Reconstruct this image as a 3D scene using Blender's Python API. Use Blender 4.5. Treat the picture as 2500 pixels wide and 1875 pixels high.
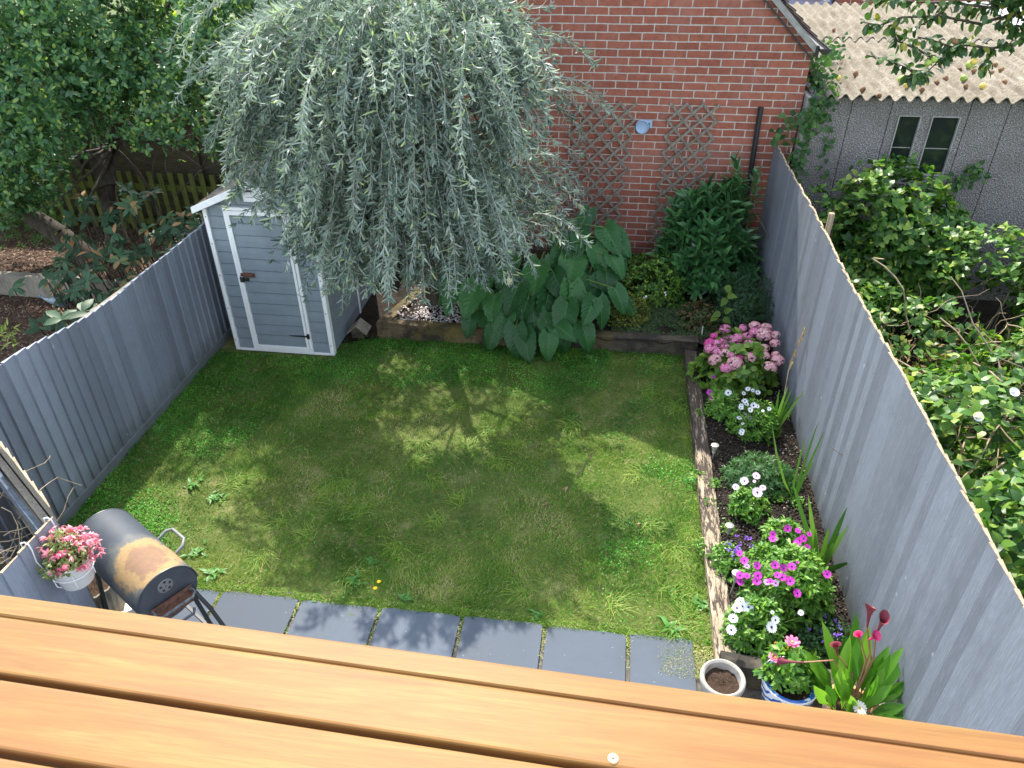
import bpy, math, random
import numpy as np
from mathutils import Vector, Matrix, noise

for o in list(bpy.data.objects): bpy.data.objects.remove(o)
SC = bpy.context.scene
COL = SC.collection
R = math.radians
random.seed(7)
rng = np.random.default_rng(7)

# ------------------------------------------------------------------ camera
CAMH = 4.5
FPX = 1828.0
M = np.array([[0.99106, 0.13324, -0.00665], [0.06867, -0.55469, -0.82922], [-0.11417, 0.82134, -0.55888]])
u_, s_, vt_ = np.linalg.svd(M); M = u_ @ vt_
cam = bpy.data.cameras.new('camera'); camo = bpy.data.objects.new('camera', cam); COL.objects.link(camo)
cam.sensor_width = 36; cam.lens = FPX / 2500 * 36
cam.clip_start = 0.05; cam.clip_end = 300
rot = Matrix([[M[0][i], -M[1][i], -M[2][i]] for i in range(3)])
camo.matrix_world = Matrix.Translation((0, 0, CAMH)) @ rot.to_4x4()
cam.dof.use_dof = True; cam.dof.focus_distance = 7.0; cam.dof.aperture_fstop = 14
SC.camera = camo

# ------------------------------------------------------------------ sky, sun, exposure
SUN_EL, SUN_AZ = 50.0, 20.0      # azimuth: degrees left of straight ahead (+y)
w = bpy.data.worlds.new('World'); SC.world = w; w.use_nodes = True
nt = w.node_tree; nt.nodes.clear()
sky = nt.nodes.new('ShaderNodeTexSky'); sky.sky_type = 'NISHITA'; sky.sun_disc = False
sky.sun_elevation = R(SUN_EL); sky.sun_rotation = R(-SUN_AZ); sky.air_density = 1.0; sky.dust_density = 1.2
bg = nt.nodes.new('ShaderNodeBackground'); bg.inputs[1].default_value = 0.15
wo = nt.nodes.new('ShaderNodeOutputWorld')
hs = nt.nodes.new('ShaderNodeHueSaturation'); hs.inputs['Saturation'].default_value = 0.5; hs.inputs['Value'].default_value = 1.08
nt.links.new(sky.outputs[0], hs.inputs['Color']); nt.links.new(hs.outputs[0], bg.inputs[0]); nt.links.new(bg.outputs[0], wo.inputs[0])
sun = bpy.data.lights.new('sun', 'SUN'); sun.energy = 2.4; sun.angle = R(0.5); sun.color = (1, 0.93, 0.82)
suno = bpy.data.objects.new('sun', sun); COL.objects.link(suno)
sd = Vector((-math.sin(R(SUN_AZ)) * math.cos(R(SUN_EL)), math.cos(R(SUN_AZ)) * math.cos(R(SUN_EL)), math.sin(R(SUN_EL))))
suno.rotation_euler = sd.to_track_quat('Z', 'Y').to_euler()
SC.view_settings.view_transform = 'Standard'; SC.view_settings.look = 'None'
SC.view_settings.gamma = 1; SC.view_settings.exposure = 1.95
SC.render.engine = 'CYCLES'
SC.cycles.max_bounces = 8; SC.cycles.transparent_max_bounces = 8

# ------------------------------------------------------------------ helpers
WL = {}                                   # world location of every linked object
def ray(px, py):
    return M.T @ np.array([px - 1250, py - 937.5, FPX])
def G(px, py, z=0.0):                     # a surveyed point of the photograph on a level plane
    r = ray(px, py); t = (z - CAMH) / r[2]; return np.array([0, 0, CAMH]) + r * t
def onY(px, py, y):
    r = ray(px, py); return np.array([0, 0, CAMH]) + r * (y / r[1])
def onX(px, py, x):
    r = ray(px, py); return np.array([0, 0, CAMH]) + r * (x / r[0])

def tag(o, label=None, cat=None, group=None, kind=None):
    if label: o['label'] = label
    if cat: o['category'] = cat
    if group: o['group'] = group
    if kind: o['kind'] = kind
    return o
def link(o, parent=None, loc=None):
    COL.objects.link(o)
    if parent is not None:
        o.parent = parent; WL[o.name] = WL[parent.name].copy()
    else:
        WL[o.name] = Vector((0, 0, 0)) if loc is None else Vector([float(q) for q in loc]); o.location = WL[o.name]
    return o
def thing(name, label, cat, loc=(0, 0, 0), group=None):
    o = bpy.data.objects.new(name, None); o.empty_display_size = 0.1
    link(o, None, loc); return tag(o, label, cat, group)

def norm(v):
    v = np.asarray(v, float); n = np.linalg.norm(v, axis=-1, keepdims=True); return v / np.maximum(n, 1e-9)

class MB:
    def __init__(s): s.v = []; s.f = []; s.m = []; s.mi = 0
    def add(s, vs, fs):
        n = len(s.v); s.v += [tuple(map(float, p)) for p in vs]; s.f += [tuple(i + n for i in f) for f in fs]; s.m += [s.mi] * len(fs); return s
    def box(s, a, b, Mx=None):
        (x0, y0, z0), (x1, y1, z1) = a, b
        vs = [(x0, y0, z0), (x1, y0, z0), (x1, y1, z0), (x0, y1, z0), (x0, y0, z1), (x1, y0, z1), (x1, y1, z1), (x0, y1, z1)]
        if Mx is not None: vs = [Mx @ Vector(p) for p in vs]
        return s.add(vs, [(0, 3, 2, 1), (4, 5, 6, 7), (0, 1, 5, 4), (1, 2, 6, 5), (2, 3, 7, 6), (3, 0, 4, 7)])
    def bar(s, a, b, w, h, up=(0, 0, 1)):          # rectangular bar from a to b
        a = Vector(a); b = Vector(b); d = (b - a).normalized(); u = Vector(up)
        sx = d.cross(u).normalized(); u = sx.cross(d).normalized()
        vs = []
        for p in (a, b):
            for i, j in ((-1, -1), (1, -1), (1, 1), (-1, 1)): vs.append(p + sx * (i * w / 2) + u * (j * h / 2))
        return s.add(vs, [(0, 1, 2, 3), (7, 6, 5, 4), (0, 4, 5, 1), (1, 5, 6, 2), (2, 6, 7, 3), (3, 7, 4, 0)])
    def prism(s, poly, off):                        # polygon (3D points) extruded by a vector
        n = len(poly); off = Vector(off); vs = [Vector(p) for p in poly] + [Vector(p) + off for p in poly]
        fs = [tuple(range(n))[::-1], tuple(range(n, 2 * n))] + [(i, (i + 1) % n, (i + 1) % n + n, i + n) for i in range(n)]
        return s.add(vs, fs)
    def tube(s, pts, rad, n=8, cap=True):
        pts = [Vector(p) for p in pts]; m = len(pts)
        if not hasattr(rad, '__len__'): rad = [rad] * m
        vs = []; ref = Vector((0.3, 0.2, 1)).normalized()
        for i, p in enumerate(pts):
            d = (pts[min(i + 1, m - 1)] - pts[max(i - 1, 0)]).normalized()
            a = d.cross(ref)
            if a.length < 0.05: a = d.cross(Vector((1, 0, 0)))
            a.normalize(); b = d.cross(a)
            for k in range(n):
                t = 2 * math.pi * k / n; vs.append(p + (a * math.cos(t) + b * math.sin(t)) * rad[i])
        fs = [(i * n + k, i * n + (k + 1) % n, (i + 1) * n + (k + 1) % n, (i + 1) * n + k) for i in range(m - 1) for k in range(n)]
        if cap: fs += [tuple(range(n))[::-1], tuple(range((m - 1) * n, m * n))]
        return s.add(vs, fs)
    def lathe(s, prof, c=(0, 0, 0), n=32, Mx=None, close=False):   # prof: (r, z)
        vs = []
        for r, z in prof:
            for k in range(n):
                t = 2 * math.pi * k / n; p = Vector((r * math.cos(t), r * math.sin(t), z))
                vs.append((Mx @ p if Mx is not None else p) + Vector(c))
        m = len(prof)
        fs = [(i * n + k, i * n + (k + 1) % n, (i + 1) * n + (k + 1) % n, (i + 1) * n + k) for i in range(m - 1) for k in range(n)]
        if close: fs += [tuple(range(n))[::-1], tuple(range((m - 1) * n, m * n))]
        return s.add(vs, fs)
    def obj(s, name, mat, parent=None, smooth=False, bevel=0, loc=None):
        me = bpy.data.meshes.new(name); o = bpy.data.objects.new(name, me); link(o, parent, loc)
        l = WL[o.name]
        me.from_pydata([(x - l[0], y - l[1], z - l[2]) for x, y, z in s.v], [], s.f)
        for mm in (mat if isinstance(mat, (list, tuple)) else [mat]): me.materials.append(mm)
        me.polygons.foreach_set('material_index', s.m)
        me.update()
        if smooth:
            me.polygons.foreach_set('use_smooth', [True] * len(me.polygons))
            if smooth != 2: me.set_sharp_from_angle(angle=R(40))
        if bevel:
            b = o.modifiers.new('bevel', 'BEVEL'); b.width = bevel; b.segments = 2; b.limit_method = 'ANGLE'
        return o

def npmesh(name, V, F, mat, parent=None, rnd=None, loc=None, smooth=False):
    """V (n,3) world coordinates, F (m,k) faces"""
    me = bpy.data.meshes.new(name); o = bpy.data.objects.new(name, me); link(o, parent, loc)
    V = np.asarray(V, np.float32) - np.array(WL[o.name], np.float32)
    me.vertices.add(len(V)); me.vertices.foreach_set('co', V.ravel())
    k = F.shape[1]; me.loops.add(F.size); me.loops.foreach_set('vertex_index', F.astype(np.int32).ravel())
    me.polygons.add(len(F)); me.polygons.foreach_set('loop_start', np.arange(0, F.size, k, dtype=np.int32))
    me.polygons.foreach_set('loop_total', np.full(len(F), k, dtype=np.int32))
    if smooth: me.polygons.foreach_set('use_smooth', np.ones(len(F), bool))
    me.update(calc_edges=True)
    if rnd is not None:
        a = me.attributes.new('rnd', 'FLOAT', 'FACE'); a.data.foreach_set('value', np.asarray(rnd, np.float32))
    for mm in (mat if isinstance(mat, (list, tuple)) else [mat]): me.materials.append(mm)
    return o

SH = dict(
    blade=[(0, .8), (.5, .9), (1, .05)],
    tri=[(0, 1), (1, .08)],
    oval=[(0, .15), (.35, .95), (.7, .85), (1, .08)],
    lance=[(0, .3), (.4, 1), (1, .1)],
    round=[(0, .45), (.35, 1), (.75, .85), (1, .3)],
    heart=[(-.12, .55), (.08, 1), (.4, .9), (.72, .5), (1, .04)],
    petal=[(0, .35), (.65, 1), (1, .5)],
)
def leafset(name, P, D, U, L, W, mat, parent=None, shape='oval', curl=0.0, fold=0.0, rnd=None, loc=None, wave=0.0, smooth=True):
    """many leaves as one mesh: base points P, directions D, approximate normals U"""
    P = np.asarray(P, float); N = len(P); T = norm(D); U = np.broadcast_to(np.asarray(U, float), P.shape)
    Nn = U - (U * T).sum(1, keepdims=True) * T; Nn = norm(Nn); S = np.cross(T, Nn)
    L = np.broadcast_to(np.asarray(L, float), (N,))[:, None]; W = np.broadcast_to(np.asarray(W, float), (N,))[:, None]
    curl = np.broadcast_to(np.asarray(curl, float), (N,))[:, None]
    rows = SH[shape] if isinstance(shape, str) else shape
    mid = fold != 0
    cols = 3 if mid else 2; m = len(rows); V = np.zeros((N, m, cols, 3))
    for i, (t, wv) in enumerate(rows):
        c = P + T * L * t - Nn * (curl * L * t * abs(t))
        lift = Nn * (fold * wv * W / 2) + (Nn * (wave * W * math.sin(i * 2.6)) if wave else 0)
        V[:, i, 0] = c - S * wv * W / 2 + lift
        if mid: V[:, i, 1] = c
        V[:, i, -1] = c + S * wv * W / 2 + lift
    base = (np.arange(N) * m * cols)[:, None]
    q = []
    for i in range(m - 1):
        for j in range(cols - 1): q.append([i * cols + j, i * cols + j + 1, (i + 1) * cols + j + 1, (i + 1) * cols + j])
    q = np.array(q); F = (base[:, :, None] + q[None]).reshape(-1, 4)
    r = rng.random(N) if rnd is None else np.asarray(rnd)
    return npmesh(name, V.reshape(-1, 3), F, mat, parent, np.repeat(r, len(q)), loc, smooth)
def stalks(name, lines, mat, parent=None, n=4, loc=None):
    """lines: list of (pts, r0, r1) thin tapered tubes in one mesh"""
    mb = MB()
    for pts, r0, r1 in lines:
        k = len(pts); mb.tube(pts, [r0 + (r1 - r0) * i / (k - 1) for i in range(k)], n, cap=False)
    return mb.obj(name, mat, parent, smooth=2, loc=loc)
def rdir(n):
    return norm(rng.normal(size=(n, 3)))

# ------------------------------------------------------------------ materials
class NT:
    def __init__(s, name):
        s.mat = bpy.data.materials.new(name); s.mat.use_nodes = True; s.t = s.mat.node_tree; s.t.nodes.clear()
        s.out = s.n('ShaderNodeOutputMaterial')
    def n(s, ty, **kw):
        nd = s.t.nodes.new(ty)
        for k, v in kw.items(): setattr(nd, k, v)
        return nd
    def l(s, a, b): s.t.links.new(a, b)
    def val(s, sock, v):
        if hasattr(v, 'is_output') or isinstance(v, bpy.types.NodeSocket): s.l(v, sock)
        else: sock.default_value = v if not isinstance(v, tuple) else ((*v, 1) if len(v) == 3 and sock.type == 'RGBA' else v)
    def coord(s, scale=(1, 1, 1), rot=(0, 0, 0), kind='Object'):
        c = s.n('ShaderNodeTexCoord'); m = s.n('ShaderNodeMapping'); m.inputs['Scale'].default_value = scale; m.inputs['Rotation'].default_value = rot
        s.l(c.outputs[kind], m.inputs[0]); return m.outputs[0]
    def noise(s, vec, scale, detail=4, rough=.6, dist=0):
        a = s.n('ShaderNodeTexNoise'); s.l(vec, a.inputs['Vector']); a.inputs['Scale'].default_value = scale
        a.inputs['Detail'].default_value = detail; a.inputs['Roughness'].default_value = rough; a.inputs['Distortion'].default_value = dist
        return a.outputs['Fac']
    def ramp(s, fac, stops, interp='LINEAR'):
        r = s.n('ShaderNodeValToRGB'); r.color_ramp.interpolation = interp; cr = r.color_ramp
        while len(cr.elements) < len(stops): cr.elements.new(0.5)
        for e, (p, c) in zip(cr.elements, stops):
            e.position = p; e.color = (*c, 1) if hasattr(c, '__len__') else (c, c, c, 1)
        s.l(fac, r.inputs[0]); return r.outputs[0]
    def mix(s, fac, a, b, mode='MIX'):
        m = s.n('ShaderNodeMix', data_type='RGBA', blend_type=mode)
        s.val(m.inputs[0], fac); s.val(m.inputs[6], a); s.val(m.inputs[7], b); return m.outputs[2]
    def math(s, op, a, b=0.5):
        m = s.n('ShaderNodeMath', operation=op); s.val(m.inputs[0], a); s.val(m.inputs[1], b); return m.outputs[0]
    def bump(s, h, strength=.3, dist=.01):
        b = s.n('ShaderNodeBump'); b.inputs['Strength'].default_value = strength; b.inputs['Distance'].default_value = dist
        s.l(h, b.inputs['Height']); return b.outputs[0]
    def bsdf(s, col, rough=.7, spec=.3, metal=0, nrm=None, coat=0):
        p = s.n('ShaderNodeBsdfPrincipled'); s.val(p.inputs['Base Color'], col); s.val(p.inputs['Roughness'], rough)
        p.inputs['Specular IOR Level'].default_value = spec; s.val(p.inputs['Metallic'], metal); p.inputs['Coat Weight'].default_value = coat
        if nrm is not None: s.l(nrm, p.inputs['Normal'])
        s.l(p.outputs[0], s.out.inputs[0]); return p
def plain(name, col, rough=.6, spec=.3, metal=0, var=.12, scale=12, bump=.1):
    t = NT(name); v = t.coord(); n = t.noise(v, scale, 5)
    a = tuple(c * (1 - var) for c in col); b = tuple(min(1, c * (1 + var)) for c in col)
    t.bsdf(t.ramp(n, [(.3, a), (.7, b)]), rough, spec, metal, t.bump(t.noise(v, scale * 6, 3), bump, .004)); return t.mat
def leafmat(name, stops, trans=.35, rough=.45, spec=.4, tint=(1.15, 1.25, .55), vscale=None):
    t = NT(name); a = t.n('ShaderNodeAttribute', attribute_name='rnd')
    c = t.ramp(a.outputs['Fac'], stops)
    if vscale:
        nz = t.noise(t.coord(), vscale, 3); c = t.mix(1, c, t.ramp(nz, [(.35, .6), (.65, 1.3)]), 'MULTIPLY')
    p = t.n('ShaderNodeBsdfPrincipled'); t.l(c, p.inputs['Base Color']); p.inputs['Roughness'].default_value = rough; p.inputs['Specular IOR Level'].default_value = spec
    tr = t.n('ShaderNodeBsdfTranslucent'); t.l(t.mix(1, c, tint, 'MULTIPLY'), tr.inputs[0])
    m = t.n('ShaderNodeMixShader'); m.inputs[0].default_value = trans; t.l(p.outputs[0], m.inputs[1]); t.l(tr.outputs[0], m.inputs[2]); t.l(m.outputs[0], t.out.inputs[0])
    return t.mat

def paintwood(name, base, axis=2, lit=1.25, foot_tone=(.09, .1, .07)):
    t = NT(name); sc = [14, 14, 14]; sc[axis] = 1.3; v = t.coord(tuple(sc)); g = t.noise(v, 7, 7, .7)
    c = t.ramp(g, [(.25, tuple(x * .86 for x in base)), (.5, base), (.8, tuple(min(1, x * lit) for x in base))])
    v2 = t.coord(); c = t.mix(t.ramp(t.noise(v2, 3.2, 5), [(.5, 0), (.8, .55)]), c, tuple(x * .72 for x in base))
    # noise-broken shift to a dull green-grey tone towards the ground
    sep = t.n('ShaderNodeSeparateXYZ'); t.l(v2, sep.inputs[0])
    low = t.ramp(t.math('ADD', t.math('MULTIPLY', sep.outputs[2], 1.6), t.math('MULTIPLY', t.noise(v2, 7, 4), .5)), [(.28, .7), (.75, 0)])
    c = t.mix(low, c, foot_tone)
    isl = t.n('ShaderNodeNewGeometry').outputs['Random Per Island']; c = t.mix(1, c, t.ramp(isl, [(0, .8), (1, 1.16)]), 'MULTIPLY')
    # knots and chips
    vo = t.n('ShaderNodeTexVoronoi'); t.l(t.coord((1, 1, .6)), vo.inputs[0]); vo.inputs['Scale'].default_value = 5
    c = t.mix(t.ramp(vo.outputs['Distance'], [(.03, .8), (.06, 0)]), c, tuple(min(1, x * 1.8) for x in base))
    t.bsdf(c, .62, .3, 0, t.bump(g, .35, .006)); return t.mat
def weathered(name, stops, axis=0, scale=5, bump=.5):
    t = NT(name); sc = [12, 12, 12]; sc[axis] = .8; v = t.coord(tuple(sc)); g = t.noise(v, scale, 7, .7)
    c = t.ramp(g, stops); c = t.mix(t.ramp(t.noise(t.coord(), 6, 4), [(.45, 0), (.75, .5)]), c, tuple(x * .55 for x in stops[0][1]))
    t.bsdf(c, .8, .2, 0, t.bump(g, bump, .01)); return t.mat

m_lfence = paintwood('blue_grey_fence_paint', (.225, .25, .3))
m_rfence = paintwood('silver_grey_fence_paint', (.2, .222, .258), lit=1.35)
m_nail = plain('dull_nail_head', (.3, .32, .34), .5, .4, .4)
m_rawwood = weathered('raw_cut_wood', [(.3, (.22, .16, .1)), (.7, (.5, .4, .28))], 2)
m_oldwood = weathered('weathered_wood', [(.3, (.13, .115, .09)), (.7, (.33, .3, .25))], 2)
m_sleeper_dark = weathered('dark_sleeper_wood', [(.3, (.045, .035, .028)), (.56, (.1, .08, .06)), (.66, (.3, .25, .18)), (.8, (.42, .36, .27))], 1, 4)
m_sleeper_brown = weathered('brown_sleeper_wood', [(.3, (.09, .065, .04)), (.7, (.25, .19, .11))], 0, 4)
m_green_wood = weathered('algae_green_wood', [(.3, (.07, .09, .022)), (.7, (.17, .2, .05))], 2)
m_brown_fence = weathered('dark_brown_fence_wood', [(.3, (.05, .045, .03)), (.7, (.13, .11, .07))], 0)
m_black = plain('black_metal', (.02, .021, .023), .45, .5)
m_darkpipe = plain('black_plastic', (.018, .018, .02), .35, .5)
m_white = plain('white_plastic', (.82, .83, .83), .4, .4, var=.05)
m_shed = plain('grey_shed_plastic', (.205, .245, .275), .5, .35, var=.1, scale=5, bump=.15)
m_shed_dark = plain('shed_roof_plastic', (.16, .15, .14), .7, .3)
m_cream = plain('cream_enamel', (.62, .58, .5), .35, .5, var=.05)
m_rust = plain('rusty_metal', (.13, .06, .04), .8, .3, var=.5, scale=40)
m_trellis = weathered('grey_trellis_wood', [(.3, (.13, .11, .085)), (.7, (.34, .3, .25))], 2)
m_bluegrey = plain('light_blue_plastic', (.3, .42, .58), .35, .5, var=.06)
m_glass = NT('dark_window_glass'); m_glass.bsdf((.012, .018, .018), .08, .5); m_glass = m_glass.mat
m_apple_g = plain('green_apple_skin', (.3, .42, .08), .4, .4, var=.3)
m_apple_y = plain('yellow_apple_skin', (.62, .48, .1), .4, .4, var=.25)
m_apple_b = plain('rotten_apple_skin', (.2, .11, .055), .7, .3, var=.5)
m_bark = weathered('grey_bark', [(.3, (.03, .026, .02)), (.7, (.11, .095, .075))], 2, 3, .8)
m_twig = plain('grey_twig', (.2, .17, .14), .8, .2)
m_silvertwig = plain('silver_twig', (.42, .41, .38), .8, .2)
m_drytwig = plain('dry_straw_twig', (.34, .27, .18), .85, .2, var=.4)
m_greenstem = plain('green_stem', (.1, .17, .04), .6, .3)

m_bluewood = weathered('blue_weathered_wood', [(.3, (.05, .065, .085)), (.7, (.13, .16, .2))], 0)
def rail_mat():
    t = NT('varnished_orange_wood'); v = t.coord((.4, 7, 7)); g = t.noise(v, 6, 9, .62, .9)
    c = t.ramp(g, [(.2, (.13, .06, .014)), (.5, (.222, .118, .028)), (.8, (.3, .175, .05))])
    big = t.noise(t.coord((.8, 4, 4)), 2.2, 4)
    c = t.mix(t.ramp(big, [(.4, 0), (.7, .7)]), c, (.19, .075, .022))
    fine = t.noise(t.coord((1.2, 60, 60)), 6, 6, .75)
    c = t.mix(t.ramp(fine, [(.38, .55), (.52, 0)]), c, (.17, .065, .022))
    vo = t.n('ShaderNodeTexVoronoi'); t.l(t.coord((.7, 2.4, 2.4)), vo.inputs[0]); vo.inputs['Scale'].default_value = 1.7; c = t.mix(t.ramp(vo.outputs['Distance'], [(.02, .75), (.045, 0)]), c, (.09, .03, .012))
    t.bsdf(c, .55, .3, 0, t.bump(fine, .12, .002), .0); return t.mat
m_rail = rail_mat()

def slate_mat():
    t = NT('blue_slate'); v = t.coord(); n = t.noise(v, 2.2, 6, .6, .5)
    c = t.ramp(n, [(.3, (.06, .077, .1)), (.7, (.09, .112, .142))])
    c = t.mix(t.ramp(t.noise(v, 40, 3), [(.7, 0), (.75, .6)]), c, (.35, .35, .33)); c = t.mix(1, c, t.ramp(t.n('ShaderNodeNewGeometry').outputs['Random Per Island'], [(0, .82), (1, 1.12)]), 'MULTIPLY')
    c = t.mix(t.ramp(t.noise(v, 1.3, 6, .7), [(.58, 0), (.68, .5)]), c, (.13, .12, .1))
    t.bsdf(c, t.ramp(n, [(.3, .62), (.7, .8)]), .25, 0, t.bump(t.noise(v, 5, 8, .6, 1.5), .2, .006)); return t.mat
def ground_mat(name, stops, scale=8, fine=60, bump=.8, specks=None):
    t = NT(name); v = t.coord(); c = t.ramp(t.noise(v, scale, 8, .7), stops)
    c = t.mix(.6, c, t.ramp(t.noise(v, fine, 4, .7), [(.3, .35), (.7, 1.35)]), 'MULTIPLY')
    if specks: c = t.mix(t.ramp(t.noise(v, fine * 2.2, 2), [(.66, 0), (.7, .8)]), c, specks)
    t.bsdf(c, .9, .15, 0, t.bump(t.noise(v, fine * .6, 6, .7), bump, .02)); return t.mat
m_soil = ground_mat('dark_soil', [(.3, (.014, .011, .009)), (.7, (.042, .033, .025))], 8, 50, 1, (.2, .17, .13))
m_earth = ground_mat('lawn_earth', [(.3, (.06, .095, .02)), (.55, (.11, .14, .035)), (.75, (.26, .23, .12))], 3.5, 45)
m_dirt = ground_mat('patio_dirt', [(.3, (.08, .072, .058)), (.7, (.2, .18, .145))], 6, 60)
m_mulch = ground_mat('bark_mulch', [(.3, (.045, .026, .018)), (.7, (.13, .08, .055))], 7, 40)
m_far = ground_mat('far_grass', [(.3, (.05, .08, .02)), (.7, (.1, .13, .04))], 2, 20)
m_slate = slate_mat()

def brick_mat():
    t = NT('red_brick'); c = t.n('ShaderNodeTexCoord'); sp = t.n('ShaderNodeSeparateXYZ'); t.l(c.outputs['Object'], sp.inputs[0])
    cb = t.n('ShaderNodeCombineXYZ')
    jit = t.noise(c.outputs['Object'], 5, 3)
    t.l(t.math('ADD', t.math('ADD', sp.outputs[0], sp.outputs[1]), t.math('MULTIPLY', jit, .012)), cb.inputs[0])
    t.l(t.math('ADD', sp.outputs[2], t.math('MULTIPLY', t.noise(c.outputs['Object'], 3, 3), .014)), cb.inputs[1])
    b = t.n('ShaderNodeTexBrick'); t.l(cb.outputs[0], b.inputs['Vector'])
    b.inputs['Scale'].default_value = 1; b.inputs['Brick Width'].default_value = .262; b.inputs['Row Height'].default_value = .0872
    b.inputs['Mortar Size'].default_value = .0075; b.inputs['Mortar Smooth'].default_value = .25; b.inputs['Bias'].default_value = 0
    b.inputs['Color1'].default_value = (.27, .088, .058, 1); b.inputs['Color2'].default_value = (.355, .122, .08, 1); b.inputs['Mortar'].default_value = (.5, .46, .41, 1)
    col = b.outputs['Color']
    n1 = t.noise(c.outputs['Object'], 14, 5, .7)
    col = t.mix(.55, col, t.ramp(n1, [(.3, .55), (.7, 1.35)]), 'MULTIPLY')
    n2 = t.noise(c.outputs['Object'], 1.6, 5)
    col = t.mix(t.ramp(n2, [(.5, 0), (.75, .45)]), col, (.34, .2, .17))
    col = t.mix(t.ramp(t.noise(c.outputs['Object'], 3.3, 6, .75), [(.6, 0), (.74, .5)]), col, (.5, .42, .39))
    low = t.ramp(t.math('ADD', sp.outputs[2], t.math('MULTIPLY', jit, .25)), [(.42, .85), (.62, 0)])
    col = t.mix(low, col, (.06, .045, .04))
    h = t.math('SUBTRACT', t.math('MULTIPLY', n1, .25), b.outputs['Fac'])
    t.bsdf(col, .82, .25, 0, t.bump(h, .7, .012)); return t.mat
m_brick = brick_mat()

def pebble_mat():
    t = NT('pebbledash'); v = t.coord(); vo = t.n('ShaderNodeTexVoronoi'); t.l(v, vo.inputs[0]); vo.inputs['Scale'].default_value = 62
    c = t.ramp(t.noise(v, 75, 3, .8), [(.36, (.085, .08, .08)), (.5, (.22, .21, .205)), (.66, (.6, .57, .55))])
    c = t.mix(t.ramp(t.noise(v, 1.5, 4), [(.4, .0), (.7, .45)]), c, (.13, .115, .1))
    t.bsdf(c, .85, .2, 0, t.bump(vo.outputs['Distance'], 1, .015)); return t.mat
m_pebble = pebble_mat()
def roof_mat():
    t = NT('weathered_cement_sheet'); v = t.coord(); n = t.noise(v, 2.5, 8, .75)
    c = t.ramp(n, [(.3, (.14, .122, .092)), (.5, (.245, .22, .172)), (.75, (.36, .335, .28))]); c = t.mix(t.ramp(t.noise(t.coord((7, .8, 1)), 2.2, 6, .7), [(.5, 0), (.7, .6)]), c, (.1, .088, .066))
    c = t.mix(t.ramp(t.noise(v, 35, 5, .75), [(.46, 0), (.62, .75)]), c, (.11, .09, .065))
    t.bsdf(c, .9, .15, 0, t.bump(t.noise(v, 28, 6, .7), .9, .02)); return t.mat
m_roof = roof_mat()
m_concrete = plain('grey_concrete', (.33, .32, .3), .85, .2, var=.25, scale=8, bump=.4)
m_slatetile = plain('dark_roof_tile', (.09, .06, .055), .7, .3, var=.3)

# ==================================================================== GROUND
def sheet(name, poly, z, mat, thick=None):
    mb = MB(); mb.add([(x, y, z) for x, y in poly], [tuple(range(len(poly)))]); return tag(mb.obj(name, mat), kind='structure')
sheet('ground', [(-60, -25), (60, -25), (60, 90), (-60, 90)], -.06, m_far)
LX0, LX1, LY0, LY1 = -4.41, .95, 3.53, 7.42
def bumpy(name, x0, x1, y0, y1, z, mat, step, amp, sc):
    nx = max(2, int((x1 - x0) / step)); ny = max(2, int((y1 - y0) / step))
    X, Y = np.meshgrid(np.linspace(x0, x1, nx), np.linspace(y0, y1, ny)); Z = np.zeros_like(X)
    for j in range(ny):
        for i in range(nx): Z[j, i] = z + amp * noise.fractal(Vector((X[j, i] * sc, Y[j, i] * sc, z * 7)), 1, 2, 4)
    V = np.stack([X, Y, Z], -1).reshape(-1, 3); a = (np.arange(ny - 1)[:, None] * nx + np.arange(nx - 1)[None]).ravel()
    return tag(npmesh(name, V, np.stack([a, a + 1, a + nx + 1, a + nx], 1), mat, smooth=True), kind='structure')
bumpy('lawn_soil', LX0, LX1 + .02, LY0 - .1, 8.7, .0, m_earth, .04, .014, 2)
bumpy('back_bed_soil', -2.6, 1.92, 7.4, 9.4, .17, m_soil, .025, .03, 5)
bumpy('side_bed_soil', 1.04, 1.92, 3.42, 7.5, .085, m_soil, .02, .022, 7)
sheet('patio_bed', [(-4.4, -3), (2, -3), (2, 3.6), (-4.4, 3.6)], -.012, m_dirt)
bumpy('mulch_ground', -12, -4.45, 2.5, 7.85, .0, m_mulch, .05, .02, 6)
bumpy('mulch_bed', -12, -4.45, 7.9, 9.6, .26, m_mulch, .05, .03, 6)
sheet('neighbour_ground', [(1.95, -3), (14, -3), (14, 9.3), (1.95, 9.3)], -.02, m_soil)

sheet('side_soil', [(-4.4, 8.5), (-2.6, 8.5), (-2.6, 14), (-4.4, 14)], .02, m_soil); sheet('shed_soil', [(-3.02, 7.15), (-2.6, 7.35), (-2.6, 8.6), (-3.02, 8.6)], .03, m_soil)
# slate paving
pav = MB(); xs = [-3.95, -3.36, -2.735, -2.11, -1.49, -.87, -.262, .335, .80]
for r in range(6):
    y1 = 3.53 - r * .62; y0 = y1 - .605
    for i in range(len(xs) - 1):
        if r == 0 and i < 1: continue
        j = [random.uniform(-.012, .012) for _ in range(6)]
        a, b = xs[i] + .014, xs[i + 1] - .014
        poly = [(a + j[0], y0, 0), (b + j[1], y0, 0)]
        n = 7
        top = [(b + (a - b) * k / n + (j[2] if 0 < k < n else 0) * .5, y1 + j[3] * .5 + random.uniform(-.005, .005) - (.012 if k in (0, n) else 0), 0) for k in range(n + 1)]
        z = .012 + random.uniform(-.003, .003)
        pav.prism([(p[0], p[1], z - .03) for p in poly + top], (0, 0, .03))
tag(pav.obj('paving', m_slate, bevel=.004), kind='structure')

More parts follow.
